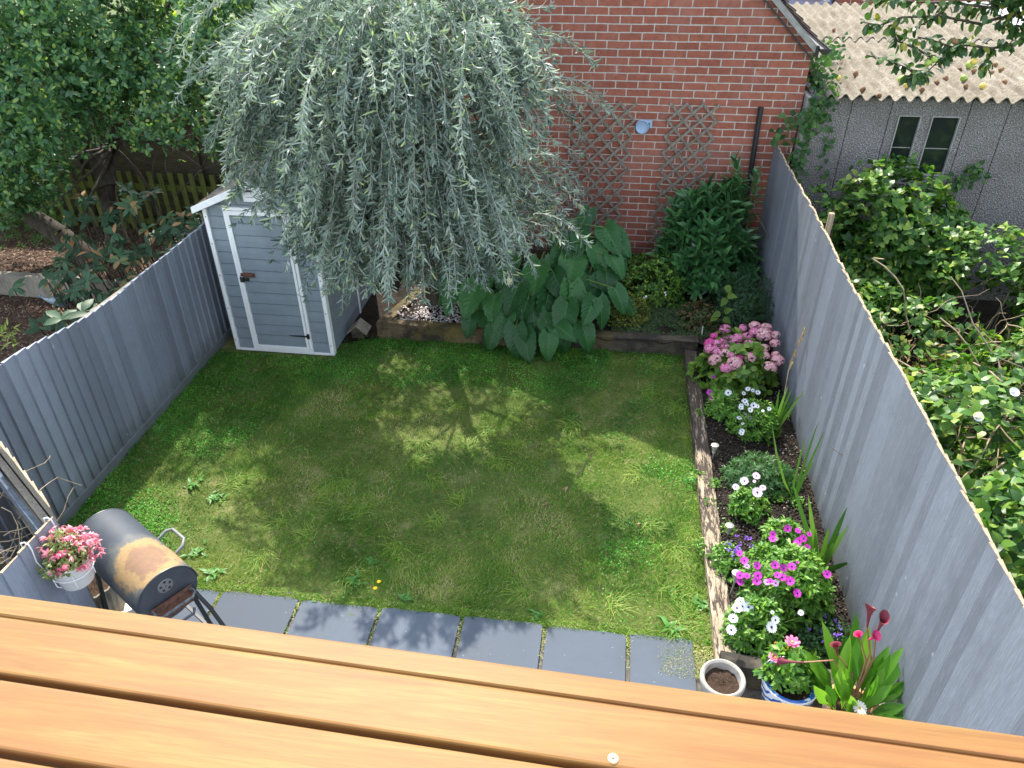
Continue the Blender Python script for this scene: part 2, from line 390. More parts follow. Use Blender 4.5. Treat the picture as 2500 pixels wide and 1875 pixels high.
# ==================================================================== LAWN GROWTH
def nz(x, y, s, o=0.):
    return noise.noise(Vector((x * s + o, y * s - o, o * 1.7)))
def lawnpts(n, dens):
    P = np.stack([rng.uniform(LX0 + .03, LX1 - .01, n), rng.uniform(LY0 - .02, LY1 + .02, n)], 1)
    keep = np.array([rng.random() < dens(x, y) for x, y in P]); return P[keep]
def cover(x, y):      # where the small-leaved ground cover grows: along the left fence and the back
    d = max(1.0 - (x - LX0) / 1.0, 1.15 - (7.5 - y) / .95 if x < .1 else 0) + .9 * nz(x, y, 1.6, 3) + .3 * nz(x, y, 5, 1)
    return min(1, max(0.0, d * 1.5))
def shaded_shed(x, y): return x < -3.0 and y > 6.85
def dens_grass(x, y):
    if shaded_shed(x, y): return 0
    edge = 0.5 if x > .6 else 0
    return min(1, max(.18, .62 + .9 * nz(x, y, 1.4, 8) + .35 * nz(x, y, 4.5, 2) + edge)) * (1 - .75 * cover(x, y))
NB = 250000
Pg = lawnpts(NB, dens_grass)
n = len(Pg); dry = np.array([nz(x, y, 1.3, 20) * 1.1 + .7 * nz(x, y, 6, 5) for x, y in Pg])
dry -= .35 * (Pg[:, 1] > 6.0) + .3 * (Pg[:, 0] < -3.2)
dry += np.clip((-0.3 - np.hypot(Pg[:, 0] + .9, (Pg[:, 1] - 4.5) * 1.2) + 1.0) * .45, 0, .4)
lush = np.array([.5 + nz(x, y, 2.2, 31) + .5 * (x > .55) + .25 * (x < -1.6) for x, y in Pg])
ang = rng.uniform(0, 2 * np.pi, n); lean = rng.uniform(.5, 1.9, n)
swirl = np.array([nz(x, y, 1.1, 40) * 6 for x, y in Pg]); ang = np.where(rng.random(n) < .6, swirl + rng.normal(0, .6, n), ang)
D = np.stack([np.cos(ang) * lean, np.sin(ang) * lean, np.ones(n)], 1)
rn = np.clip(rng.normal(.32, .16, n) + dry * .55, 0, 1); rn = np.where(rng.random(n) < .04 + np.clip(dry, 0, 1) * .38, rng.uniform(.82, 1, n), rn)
m_grass = leafmat('grass_blades', [(0, (.06, .17, .018)), (.3, (.125, .28, .03)), (.6, (.24, .36, .05)), (.82, (.4, .41, .12)), (1, (.66, .56, .36))], .38, .55, .25)
g = leafset('lawn_grass', np.column_stack([Pg, rng.uniform(-.004, .004, n)]), D, np.array([0, 0, 1.]) + rng.normal(0, .4, (n, 3)),
            rng.uniform(.016, .042, n) * (1 + .55 * np.clip(lush, 0, 1.2)), rng.uniform(.0025, .0048, n), m_grass, shape='tri', rnd=rn, smooth=False)
tag(g, kind='stuff')
# small-leaved creeping ground cover
Pc = lawnpts(300000, lambda x, y: 0 if shaded_shed(x, y) else cover(x, y) * .62 + .03)
n = len(Pc); hz = np.array([max(0, nz(x, y, 7, 60)) * .035 for x, y in Pc])
D = norm(rng.normal(0, 1, (n, 3)) + [0, 0, .2])
m_cover = leafmat('creeping_leaves', [(0, (.025, .12, .015)), (.5, (.08, .3, .03)), (1, (.2, .5, .07))], .3, .5, .3)
g = leafset('creeping_ground_cover', np.column_stack([Pc, rng.uniform(.0, .022, n) + hz]), D, np.array([0, 0, 1.]) + rng.normal(0, .35, (n, 3)),
            rng.uniform(.009, .018, n), rng.uniform(.008, .014, n), m_cover, shape=[(0, .5), (.5, 1), (1, .3)], smooth=False,
            rnd=np.clip(rng.normal(.4, .2, n) + np.array([nz(x, y, 2, 77) for x, y in Pc]) * .7, 0, 1))
tag(g, kind='stuff')
# cover creeping past the shed on its right side
# long tufts
def tuft(P0, n, L, W, spread, mat, name, parent=None, flat=1.0):
    a = rng.uniform(0, 2 * np.pi) + rng.normal(0, 1.0, n); r = rng.uniform(0, spread, n); a2 = rng.uniform(0, 2 * np.pi, n)
    P = np.column_stack([P0[0] + np.cos(a2) * r, P0[1] + np.sin(a2) * r, np.full(n, P0[2])])
    D = np.column_stack([np.cos(a) * flat, np.sin(a) * flat, rng.uniform(.3, 1.2, n)])
    return P, D, rng.uniform(.5, 1, n) * L * .8, np.full(n, W)
TP = [(1385, 1040), (1180, 1060), (1150, 1090), (1000, 1130), (1060, 1170), (1120, 1220), (790, 1210), (830, 1180), (880, 1240), (1560, 1160), (1020, 1080), (1210, 1130), (760, 1310), (700, 1280), (1580, 1290), (1640, 1340),
      (1690, 880), (1685, 930), (1690, 1010), (1695, 1080), (1690, 1150), (1700, 1230), (1705, 1300), (1700, 1380), (1690, 1440), (1665, 1500), (1640, 1530), (1600, 900), (1560, 960), (1640, 1000), (1400, 870), (1120, 1000), (1250, 1090), (960, 1340), (1080, 1280), (860, 1400), (640, 1360), (1720, 1470), (1640, 1450), (580, 1180), (1510, 1480), (1290, 1440)]
A = [tuft(G(px + random.uniform(-14, 14), py), 75 if px < 1650 else 80, .21 if px < 1650 else .15, .0045, .1, None, '', flat=1.3) for px, py in TP]
P = np.vstack([a[0] for a in A]); D = np.vstack([a[1] for a in A])
keep = P[:, 0] < LX1
g = leafset('long_grass', P[keep], D[keep], (0, 0, 1), np.concatenate([a[2] for a in A])[keep], .0048, m_grass, shape='blade', curl=.6, rnd=rng.uniform(.3, .78, keep.sum()))
tag(g, kind='stuff')
# grass creeping over the paving edge and moss in the joints
n = 9000; X = rng.uniform(-3.9, .8, n); edge_y = np.array([3.535 - .03 * max(0, nz(x, 0, 3.1, 4) + .25) - .012 * nz(x, 0, 17, 2) for x in X]); Y = edge_y + rng.uniform(-.005, .07, n)
jx = np.array([-3.36, -2.735, -2.11, -1.49, -.87, -.262, .335]); k2 = 800; X2 = jx[rng.integers(0, 7, k2)] + rng.normal(0, .009, k2); Y2 = 3.55 - np.abs(rng.normal(0, .17, k2))
X3 = rng.uniform(.55, .92, 2500); Y3 = rng.uniform(3.22, 3.56, 2500); kp = X3 + (3.56 - Y3) * 1.4 > .82 + rng.uniform(-.1, .1, 2500)
XX = np.concatenate([X, X2, X3[kp]]); YY = np.concatenate([Y, Y2, Y3[kp]]); n = len(XX)
tag(leafset('edge_grass', np.column_stack([XX, YY, np.full(n, .008)]), np.stack([rng.normal(0, 1, n), rng.normal(-.5, 1, n), rng.uniform(.2, 1, n)], 1), (0, 0, 1), rng.uniform(.008, .03, n), rng.uniform(.003, .006, n), m_grass, shape='tri', rnd=np.clip(rng.normal(.4, .3, n) + .35 * (YY < 3.5), 0, 1), smooth=False), kind='stuff')
# weeds: dandelion-like rosettes
m_weed = leafmat('weed_leaves', [(0, (.06, .19, .03)), (1, (.12, .3, .06))], .3, .45, .35)
weeds = [((470, 1185), .13, 'large broad-leaved weed in the lawn nearest the left fence middle'),
         ((525, 1215), .10, 'toothed weed rosette just right of the large lawn weed'),
         ((395, 1050), .12, 'broad-leaved weed against the foot of the left fence'),
         ((1440, 880), .13, 'long-leaved weed in the lawn below the back sleeper'),
         ((1400, 850), .10, 'upright weed at the foot of the back sleeper'),
         ((1640, 1535), .12, 'bright green dandelion weed at the lawn corner near the front sleeper'),
         ((1710, 1480), .09, 'small leafy weed beside the bright end of the side sleeper'),
         ((1680, 1175), .07, 'small round-leaved weed against the middle of the side sleeper'),
         ((865, 1420), .09, 'grey-green weed in the lawn above the second paving slab'),
         ((905, 1375), .08, 'weed rosette in the lawn left of the yellow flowers'),
         ((1310, 1505), .07, 'small weed on the lawn edge above the paving joint'),
         ((990, 1465), .07, 'low weed on the lawn edge beside the wavy slab corner'),
         ((520, 1400), .12, 'leafy weed patch behind the rusty barbecue lid'),
         ((480, 1350), .10, 'weed under the side handle of the barbecue')]
for (px, py), L, lab in weeds:
    p = G(px, py); n = 22; L = L * .8; a = rng.uniform(0, 2 * np.pi, n); u = rng.uniform(.1, 1.1, n)
    t = thing('weed', lab, 'weed', p, 'weeds growing in the lawn')
    leafset('foliage', np.tile(p, (n, 1)) + [0, 0, .012] + rng.normal(0, L * .3, (n, 3)) * [1, 1, 0], np.column_stack([np.cos(a), np.sin(a), u]), (0, 0, 1), rng.uniform(.35, 1, n) * L, L * rng.uniform(.2, .4, n), m_weed, t, 'lance', curl=.45, fold=.25)
m_yel = plain('yellow_petal', (.85, .5, .01), .5, .3)
for (px, py), lab in (((925, 1421), 'upper of the two yellow flowers in the lawn'), ((916, 1437), 'lower of the two yellow flowers in the lawn')):
    p = G(px, py, .05); t = thing('yellow_flower', lab, 'flower', (p[0], p[1], 0), 'yellow flowers in the lawn')
    a = np.linspace(0, 2 * np.pi, 14)[:-1]; k = len(a)
    leafset('flower_head', np.tile(p, (k, 1)), np.column_stack([np.cos(a), np.sin(a), np.full(k, .5)]), (0, 0, 1), .017, .01, m_yel, t, 'petal')
    stalks('stem', [([(p[0], p[1], 0), tuple(p)], .0015, .0015)], m_greenstem, t)
# fallen twig and dead leaves on the lawn
tw = thing('fallen_twig', 'dark forked twig lying on the lawn right of the sunlit patch', 'twig', G(1430, 1120))
q = [G(x, y, .02 + .01 * (i % 2)) for i, (x, y) in enumerate([(1408, 1160), (1420, 1150), (1428, 1130), (1440, 1115), (1434, 1098), (1431, 1085)])]
stalks('stem', [(q, .006, .003), ([q[3], G(1447, 1122, .03)], .004, .002), ([q[4], G(1426, 1094, .04)], .003, .001), ([q[1], G(1405, 1152, .03)], .003, .001)], m_bark, tw, 5)
m_deadleaf = leafmat('dead_leaf', [(0, (.12, .07, .03)), (1, (.4, .3, .16))], .2, .7, .2)
for i, ((px, py), lab) in enumerate([((1340, 1228), 'curled brown dead leaf in the middle of the lawn'), ((1385, 1188), 'brown dead leaf on the lawn below the twig'), ((1556, 1280), 'pale straw-coloured dead leaf on the right side of the lawn'), ((630, 905), 'orange dead leaf on the lawn in front of the shed')]):
    p = G(px, py, .025); o = leafset('dead_leaf', [p, p + [.004, 0, 0]], rdir(2) * [1, 1, .2], (0, 0, 1), .06, .022, m_deadleaf, None, 'lance', curl=.5, fold=.5, loc=p, rnd=[.4, .8])
    tag(o, lab, 'leaf')

# ==================================================================== SLEEPERS
def sleeper(name, label, a, b, w, h, mat, z0=0.0, chunk=26):
    """a rough timber baulk from a to b (left-bottom edge line), grain along its length"""
    a = Vector((*a, z0)); b = Vector((*b, z0)); L = (b - a).length; d = (b - a).normalized(); s = Vector((d.y, -d.x, 0))
    nu = max(4, int(L / .04)); ring = []
    sect = []
    k = 5
    for i in range(k + 1): sect.append((0, h * i / k))
    for i in range(1, k + 1): sect.append((w * i / k, h))
    for i in range(1, k + 1): sect.append((w, h - h * i / k))
    vs = []; sd_ = hash(name + label) % 97
    for i in range(nu + 1):
        t = L * i / nu
        for j, (u, v) in enumerate(sect):
            r = noise.fractal(Vector((t * 2.5, u * 14 + sd_, v * 14)), 1, 2, 3) * .007
            cx = .006 if (u in (0, w) and v == h) else 0
            p = d * t + s * (u + (r if u > 0 else -r) + (cx if u == 0 else -cx)) + Vector((0, 0, v + r - cx))
            vs.append(p)
    m = len(sect); fs = [(i * m + j, i * m + j + 1, (i + 1) * m + j + 1, (i + 1) * m + j) for i in range(nu) for j in range(m - 1)]
    fs += [tuple(range(m)), tuple(range(nu * m, nu * m + m))[::-1]]
    mb = MB(); mb.add(vs, fs)
    o = mb.obj(name, mat, None, smooth=True); ang = math.atan2(d.y, d.x)
    o.location = a; return tag(o, label, 'timber', 'timber sleepers edging the beds')
def sleeper_mat(name, stops, dark, patch):
    t = NT(name); v = t.coord(); g = t.noise(t.coord((10, 10, 10) if False else (3, 3, 9)), 6, 7, .75)
    c = t.ramp(g, stops); c = t.mix(t.ramp(t.noise(v, 2.3, 6, .7), [(.44, 0), (.56, .9)]), c, dark)
    c = t.mix(t.ramp(t.noise(v, 1.7, 5, .7), [(.52, 0), (.66, .8)]), c, patch)
    t.bsdf(c, .85, .2, 0, t.bump(t.noise(t.coord((4, 4, 14)), 9, 7, .75), .8, .012)); return t.mat
def peel_mat(off=0.0):
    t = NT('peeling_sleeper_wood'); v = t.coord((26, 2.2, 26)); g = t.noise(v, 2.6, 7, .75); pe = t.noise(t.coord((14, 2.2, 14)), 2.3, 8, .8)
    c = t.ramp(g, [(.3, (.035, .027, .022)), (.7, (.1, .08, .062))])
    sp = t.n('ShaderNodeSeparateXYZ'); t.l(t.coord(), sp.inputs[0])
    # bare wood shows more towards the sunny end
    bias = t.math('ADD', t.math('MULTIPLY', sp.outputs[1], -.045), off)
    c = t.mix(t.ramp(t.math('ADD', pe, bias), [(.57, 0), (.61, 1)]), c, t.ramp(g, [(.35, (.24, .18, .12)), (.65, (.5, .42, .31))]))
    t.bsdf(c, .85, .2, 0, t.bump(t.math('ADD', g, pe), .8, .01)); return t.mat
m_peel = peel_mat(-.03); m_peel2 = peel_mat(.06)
m_sb = sleeper_mat('brown_old_sleeper', [(.3, (.08, .06, .035)), (.7, (.22, .165, .095))], (.035, .03, .022), (.16, .13, .04))
m_sd = sleeper_mat('dark_old_sleeper', [(.3, (.05, .042, .032)), (.7, (.14, .12, .09))], (.035, .032, .028), (.13, .1, .05))
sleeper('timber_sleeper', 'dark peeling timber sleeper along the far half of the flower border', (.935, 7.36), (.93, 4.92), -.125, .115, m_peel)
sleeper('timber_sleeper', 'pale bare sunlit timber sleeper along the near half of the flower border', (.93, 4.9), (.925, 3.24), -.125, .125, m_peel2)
sleeper('timber_sleeper', 'short timber sleeper across the near end of the border behind the pots', (1.9, 3.13), (.93, 3.22), .12, .2, m_sd)
sleeper('timber_sleeper', 'brown knotted sleeper at the back of the lawn left of the big-leaved plant', (-2.62, 7.37), (-.95, 7.36), -.13, .21, m_sb)
sleeper('timber_sleeper', 'dark sleeper at the back of the lawn right of the big-leaved plant', (-.93, 7.4), (1.08, 7.43), -.13, .2, m_sd)
sleeper('timber_sleeper', 'mossy sleeper running back beside the shed', (-2.62, 7.5), (-2.15, 9.2), .14, .17, m_sb, .03)
# pale bark-free knot on the brown sleeper
# ==================================================================== BRICK OUTBUILDING
BX0, BX1, BY0, BY1, EAVE = -2.45, 2.12, 9.4, 15.5, 2.93
RX = (BX0 + BX1) / 2; SL = .92; RZ = EAVE + (BX1 - RX) * SL
bb = thing('brick_outbuilding', 'red brick outbuilding with a gable wall facing the garden behind the silver tree', 'building', (RX, BY0, 0))
mb = MB(); mb.prism([(BX0, BY0, 0), (BX1, BY0, 0), (BX1, BY0, EAVE), (RX, BY0, RZ), (BX0, BY0, EAVE)], (0, BY1 - BY0, 0)); mb.obj('wall', m_brick, bb)
mb = MB()
for sx in (-1, 1):
    ex = BX1 + .10 if sx > 0 else BX0 - .10
    for k in range(26):
        a = k / 26; b = (k + 1.25) / 26
        p = lambda f, l: (ex + (RX - ex) * f, EAVE + .02 - .1 * SL + (BX1 + .1 - RX) * SL * f + l)
        (x0, z0), (x1, z1) = p(a, .085), p(min(b, 1), .06)
        mb.prism([(x0, BY0 - .07 + random.uniform(-.008, .008), z0), (x1, BY0 - .07, z1), (x1, BY0 - .07, z1 + .016), (x0, BY0 - .07, z0 + .022)], (0, BY1 - BY0 + .1, 0))
roof = mb.obj('roof', m_slatetile, bb)
mb = MB()
for sx in (-1, 1):
    ex = BX1 + .04 if sx > 0 else BX0 - .04
    zz = EAVE + .04 - .1 * SL
    mb.prism([(ex, BY0 - .045, zz - .03), (RX, BY0 - .045, RZ + .0), (RX, BY0 - .045, RZ + .085), (ex, BY0 - .045, zz + .055)], (0, .04, 0))
mb.obj('verge', m_concrete, roof)
mb = MB(); mb.prism([(BX1 + .01, BY0 - .05, EAVE - .145), (RX, BY0 - .05, RZ - .035), (RX, BY0 - .05, RZ - .012), (BX1 + .01, BY0 - .05, EAVE - .12)], (0, .048, 0)); mb.obj('trim', m_black, roof)
mb = MB(); prof = [(math.cos(t) * .06, -math.sin(t) * .06) for t in np.linspace(0, math.pi, 9)]
poly = [(BX1 + .115 + a, BY0 - .08, EAVE - .01 + b) for a, b in prof] + [(BX1 + .115 + a * .85, BY0 - .08, EAVE - .01 + b * .85) for a, b in prof[::-1]]
mb.prism(poly, (0, 5.5, 0)); mb.prism([(BX1 + .115 + a, BY0 - .086, EAVE - .01 + b) for a, b in prof], (0, .006, 0))
mb.box((BX1 + .02, BY0 - .05, EAVE - .1), (BX1 + .06, BY0, EAVE + .01)); mb.obj('gutter', m_darkpipe, bb)

# wall reel, pole and trellises
p = onY(1568, 313, 9.3)
t = thing('washing_line_reel', 'light blue round washing line reel on the brick wall between the trellises', 'reel', (p[0], 9.4, p[2]))
Mx = Matrix.Translation((p[0], 9.4, p[2])) @ Matrix.Rotation(R(90), 4, 'X')
mb = MB(); mb.lathe([(0, 0), (.07, 0), (.083, .015), (.083, .05), (.074, .062), (.07, .06), (.066, .05), (.05, .046), (0, .046)], (0, 0, 0), 32, Mx); mb.obj('casing', m_bluegrey, t, smooth=True)
mb = MB(); mb.box((p[0] + .03, 9.35, p[2] + .05), (p[0] + .115, 9.395, p[2] + .078)); mb.box((p[0] + .085, 9.34, p[2] - .01), (p[0] + .115, 9.395, p[2] + .052)); mb.obj('bracket', m_bluegrey, t, bevel=.004)
a = onY(1857, 266, 9.33); t = thing('black_pole', 'black metal pole standing against the brick wall behind the laurel', 'pole', (a[0], 9.33, .2))
mb = MB(); mb.tube([(a[0] + .03, 9.33, .2), (a[0], 9.33, a[2])], .031, 14); mb.obj('shaft', m_black, t, smooth=True)
mb = MB(); mb.tube([(a[0], 9.33, a[2]), (a[0], 9.33, a[2] + .02)], .034, 14); mb.obj('cap', m_darkpipe, t, smooth=True)

def trellis(label, x0, x1, z0, z1, cw, ch, lean):
    t = thing('trellis', label, 'trellis', ((x0 + x1) / 2, 9.38, z0), 'wooden trellises on the brick wall')
    for lay, sgn in ((0, 1), (1, -1)):
        mb = MB(); y = 9.372 - lay * .013; sl = ch / cw
        W = x1 - x0; H = z1 - z0; k0 = -int(H / ch) - 2; k1 = int(W / cw) + int(H / ch) + 3
        for k in range(k0, k1):
            pts = []
            # line z = z1 - sl*(x - (x0+k*cw)) (sgn 1) clipped to the panel
            xa = x0 + k * cw
            def f(x): return z1 - sl * (x - xa) if sgn > 0 else z1 + sl * (x - xa)
            xl, xr = x0, x1
            if sgn > 0: xl = max(x0, xa); xr = min(x1, xa + H / sl)
            else: xl = max(x0, xa - H / sl); xr = min(x1, xa)
            if xr - xl < cw * .4: continue
            e = .012 * random.uniform(.4, 1.6)
            q = lambda x: (x + (f(x) - z1) * lean * -1, y, f(x))
            A_ = Vector(q(xl)); B_ = Vector(q(xr)); d = (B_ - A_).normalized() * e
            mb.bar(A_ - d, B_ + d, .031, .011, (0, 1, 0))
        mb.obj('slats', m_trellis, t)
    return t
trellis('weathered wooden diamond trellis on the brick wall right of the blue reel', .62, 1.19, .45, 2.29, .19, .197, -.06)
trellis('weathered wooden diamond trellis partly hidden by the silver tree', -.54, .22, .42, 2.28, .19, .2, -.06)

# ==================================================================== FENCES
def feather(name, label, path, top, bot, w, mat, side, edge_mat, parent_loc, gap=0.0, jag=.012, tilt=.012):
    """overlapping vertical boards along a plan path; top/bot are functions of distance"""
    t = thing(name, label, 'fence', parent_loc)
    a = Vector((*path[0], 0)); b = Vector((*path[1], 0)); L = (b - a).length; d = (b - a).normalized(); nrm = Vector((d.y, -d.x, 0)) * side
    mb = MB(); ed = MB(); s = 0
    while s < L:
        ww = w * random.uniform(.9, 1.08); s1 = min(L, s + ww + .012)
        o0 = nrm * (.006 + random.uniform(0, .003)); o1 = nrm * (.006 + tilt + random.uniform(0, .002))
        zt = top((s + s1) / 2) + random.uniform(-jag, jag); zb = bot(s)
        sk = random.uniform(-.008, .008)
        P0 = a + d * s; P1 = a + d * s1
        vs = [P0 + Vector((0, 0, zb)), P1 + Vector((0, 0, zb)), P1 + o1 + Vector((0, 0, zb)), P0 + o0 + Vector((0, 0, zb))]
        tp = [P0 + d * sk + Vector((0, 0, zt - .006)), P1 + d * sk + Vector((0, 0, zt + .006)), P1 + d * sk + o1 + Vector((0, 0, zt + .006)), P0 + d * sk + o0 + Vector((0, 0, zt - .006))]
        mb.add(vs + tp, [(0, 1, 2, 3), (4, 7, 6, 5), (0, 4, 5, 1), (1, 5, 6, 2), (2, 6, 7, 3), (3, 7, 4, 0)])
        ed.add([q + Vector((0, 0, .002)) for q in tp] + [q + Vector((0, 0, .006)) for q in tp], [(0, 3, 2, 1), (4, 5, 6, 7), (0, 1, 5, 4), (1, 2, 6, 5), (2, 3, 7, 6), (3, 0, 4, 7)])
        s += ww + random.uniform(-.002, gap)
    mb.mi = 1; k_ = int(L / w)
    for i in range(k_):
        for h in (.14, .5, .86):
            c_ = a + d * ((i + .5) * L / k_ + random.uniform(-.01, .01)) + nrm * (.0075 + tilt * .62) + Vector((0, 0, .1 + (top((i + .5) * L / k_) - .1) * h + random.uniform(-.015, .015)))
            q_ = .0042; mb.prism([c_ + d * q_, c_ + Vector((0, 0, q_)), c_ - d * q_, c_ - Vector((0, 0, q_))], nrm * .003)
    mb.obj('panel', [mat, m_nail], t); ed.obj('top_edge', edge_mat, t)
    mb = MB()
    for h in (.35, .82):
        mb.bar(a - nrm * .03 + Vector((0, 0, top(0) * h + .1)), b - nrm * .03 + Vector((0, 0, top(L) * h + .1)), .04, .07)
    mb.obj('rail', m_oldwood, t)
    k = int(L / 1.8) + 1
    for i in range(k + 1):
        c = a + d * (L * i / k) - nrm * .11; mm = MB(); mm.box((c.x - .045, c.y - .045, -.1), (c.x + .045, c.y + .045, top(L * i / k) - .4)); mm.obj('post', m_oldwood, t)
    return t
lt = lambda s: np.interp(s, [0, .9, 1.6, 2.0, 5], [1.58, 1.53, 1.41, 1.385, 1.40])
f = feather('boarded_fence', 'blue grey painted wooden fence along the left side of the lawn', ((-4.41, 9.3), (-4.41, 3.45)), lambda s: lt(5.85 - s), lambda s: .1, .122, m_lfence, -1, m_lfence, (-4.41, 3.45, 0), jag=.006, tilt=.024)
mb = MB(); mb.box((-4.405, 3.45, -.02), (-4.375, 9.3, .1)); mb.obj('gravel_board', m_lfence, f, bevel=.004)
f = feather('boarded_fence', 'silver grey painted wooden fence along the right side of the flower border', ((1.92, .3), (1.92, 9.38)), lambda s: 1.86 + .012 * math.sin(s * 2.1), lambda s: .06, .098, m_rfence, -1, m_rawwood, (1.92, 9.38, 0), jag=.012, tilt=.016)
a = feather('boarded_fence', 'grey painted fence panel in the lower left corner with the flower pot hung on it', ((-3.14, 2.83), (-3.14, .4)), lambda s: 1.4, lambda s: .05, .14, m_lfence, -1, m_rawwood, (-3.14, 2.83, 0), jag=.005, tilt=.012)
# weathered fence seen from behind, running obliquely from the left fence to the near panel
bfe = feather('boarded_fence', 'weathered unpainted fence seen from behind with a blue painted rail at the left edge', ((-3.16, 2.86), (-4.5, 3.82)), lambda s: 1.42 + .03 * math.sin(s * 3), lambda s: .05, .15, m_oldwood, 1, m_rawwood, (-3.2, 2.86, 0), jag=.03)
mb = MB(); mb.bar((-3.24, 2.82, 1.2), (-4.62, 3.8, 1.22), .035, .14); mb.obj('rail', m_bluewood, bfe, bevel=.004)

# neighbour's green picket fence, lap fence behind
t = thing('picket_fence', 'algae green wooden picket fence behind the leaning tree trunk on the left', 'fence', (-7, 9.62, 0))
for k in range(39):
    x = -9.6 + k * .155; mb = MB(); mb.box((x, 9.6, .22), (x + .072, 9.618, 1.12 + random.uniform(-.01, .01))); mb.obj('picket', m_green_wood, t)
mb = MB(); mb.box((-9.7, 9.621, .34), (-3.6, 9.65, .42)); mb.box((-9.7, 9.621, .86), (-3.6, 9.65, .94)); mb.obj('rail', m_green_wood, t)
t = thing('lap_fence', 'dark brown horizontal board fence behind the green pickets', 'fence', (-7, 9.95, 0))
mb = MB()
for k in range(15):
    z = .1 + k * .115; mb.prism([(-10.5, 9.95, z), (-10.5, 9.93, z), (-10.5, 9.945, z + .125), (-10.5, 9.955, z + .125)], (8.1, 0, 0))
mb.obj('panel', m_brown_fence, t)
for x in (-9.6, -7.75, -5.9, -4.05): mb = MB(); mb.box((x, 9.86, 0), (x + .09, 9.925, 1.85)); mb.obj('post', m_brown_fence, t)
# neighbour's sleeper wall
sw = sleeper('timber_sleeper', 'pale topped sleeper wall holding the bark mulch bed beyond the left fence', (-6.55, 7.82), (-8.1, 7.88), .11, .3, m_oldwood, 0)
sleeper('timber_sleeper', 'end piece of the sleeper wall at the far left of the mulch bed', (-8.12, 7.88), (-10.2, 7.95), .11, .3, m_oldwood, 0)
sleeper('timber_sleeper', 'sleeper of the mulch bed hidden under the brown-tipped shrub', (-4.6, 7.75), (-6.53, 7.82), .11, .3, m_oldwood, 0)

# ==================================================================== SHED
SX0, SX1, SY0, SY1 = -4.175, -3.005, 6.93, 8.55; SE, SA = 1.74, 1.99; SM = (SX0 + SX1) / 2
sh = thing('garden_shed', 'grey plastic garden shed with white trim under the silver tree', 'shed', (SM, SY0, 0))
mb = MB(); mb.prism([(SX0 + .02, SY0 + .03, .02), (SX1 - .02, SY0 + .03, .02), (SX1 - .02, SY0 + .03, SE), (SM, SY0 + .03, SA), (SX0 + .02, SY0 + .03, SE)], (0, SY1 - SY0 - .05, 0))
bh = .133
for k in range(14):                        # lapped cladding boards, front and side
    z = .03 + k * bh; z1 = min(z + bh, SA - .06)
    xa, xb = SX0 + .02, SX1 - .02
    if z1 > SE: ins = (z1 - SE) / (SA - SE) * (SX1 - SX0) / 2; xa += ins; xb -= ins
    if xb - xa > .1: mb.prism([(xa, SY0 + .032, z), (xa, SY0 + .004, z + .004), (xa, SY0 + .008, z + bh * .5), (xa, SY0 + .016, z1 - .014), (xa, SY0 + .032, z1)], (xb - xa, 0, 0))
    if z1 < SE + .03: mb.prism([(SX1 - .022, SY0 + .02, z), (SX1 + .002, SY0 + .02, z + .004), (SX1 - .008, SY0 + .02, z1 - .014), (SX1 - .022, SY0 + .02, z1)], (0, SY1 - SY0 - .04, 0))
mb.obj('wall', m_shed, sh)
for a_, b_ in (((SX0 - .005, SY0 - .012, .01), (SX0 + .04, SY0 + .03, SE)), ((SX1 - .04, SY0 - .012, .01), (SX1 + .007, SY0 + .06, SE)), ((SX1 + .003, SY0 + .96, .01), (SX1 + .014, SY0 + 1.0, SE)), ((SX1 - .003, SY1 - .04, .01), (SX1 + .012, SY1, SE)), ((SX0 + .045, SY0 - .01, .006), (SX1 - .045, SY0 + .028, .034))):
    tr = MB(); tr.box(a_, b_); tr.obj('trim', m_white, sh, bevel=.003)
mb = MB()
for x in (SX0 + .018, SX1 - .018):
    for z in (.14, .55, .95, 1.32, 1.62): mb.lathe([(0, 0), (.006, 0), (.006, .004), (0, .004)], (x, SY0 - .012, z), 8, Matrix.Rotation(R(90), 4, 'X'))
mb.obj('screws', m_black, sh)
dr = MB(); DX0, DX1, DZ0, DZ1 = -3.955, -3.245, .035, 1.735
for (x0, x1, z0, z1, d_) in ((DX0, DX0 + .032, DZ0, DZ1, .016), (DX1 - .032, DX1, DZ0, DZ1, .016), (DX0 + .032, DX1 - .032, DZ1 - .032, DZ1, .016), (DX0 + .032, DX1 - .032, DZ0, DZ0 + .032, .016)):
    dr.box((x0, SY0 - d_, z0), (x1, SY0 + .02, z1))
dr.obj('door_frame', m_white, sh, bevel=.003)
door = MB(); ax0, ax1, az0, az1 = DX0 + .037, DX1 - .037, DZ0 + .037, DZ1 - .037
for (x0, x1, z0, z1) in ((ax0, ax0 + .028, az0, az1), (ax1 - .028, ax1, az0, az1), (ax0 + .028, ax1 - .028, az1 - .045, az1), (ax0 + .028, ax1 - .028, az0, az0 + .028)):
    door.box((x0, SY0 - .024, z0), (x1, SY0 + .015, z1))
dr2 = door.obj('door', m_white, sh, bevel=.003)
mb = MB(); z = az0 + .03
while z < az1 - .05:
    z1 = min(z + bh, az1 - .046); mb.prism([(ax0 + .029, SY0 + .014, z), (ax0 + .029, SY0 - .014, z + .004), (ax0 + .029, SY0 - .01, z + bh * .5), (ax0 + .029, SY0 - .001, z1 - .012), (ax0 + .029, SY0 + .014, z1)], (ax1 - ax0 - .058, 0, 0)); z += bh
mb.obj('door_panel', m_shed, dr2)
mb = MB(); mb.box((-3.905, SY0 - .034, .965), (-3.86, SY0 - .024, 1.0)); mb.box((-3.865, SY0 - .03, .955), (-3.75, SY0 - .022, 1.005)); mb.tube([(-3.9, SY0 - .04, .985), (-3.77, SY0 - .04, .985)], .007, 8)
mb.obj('latch', m_rust, dr2)
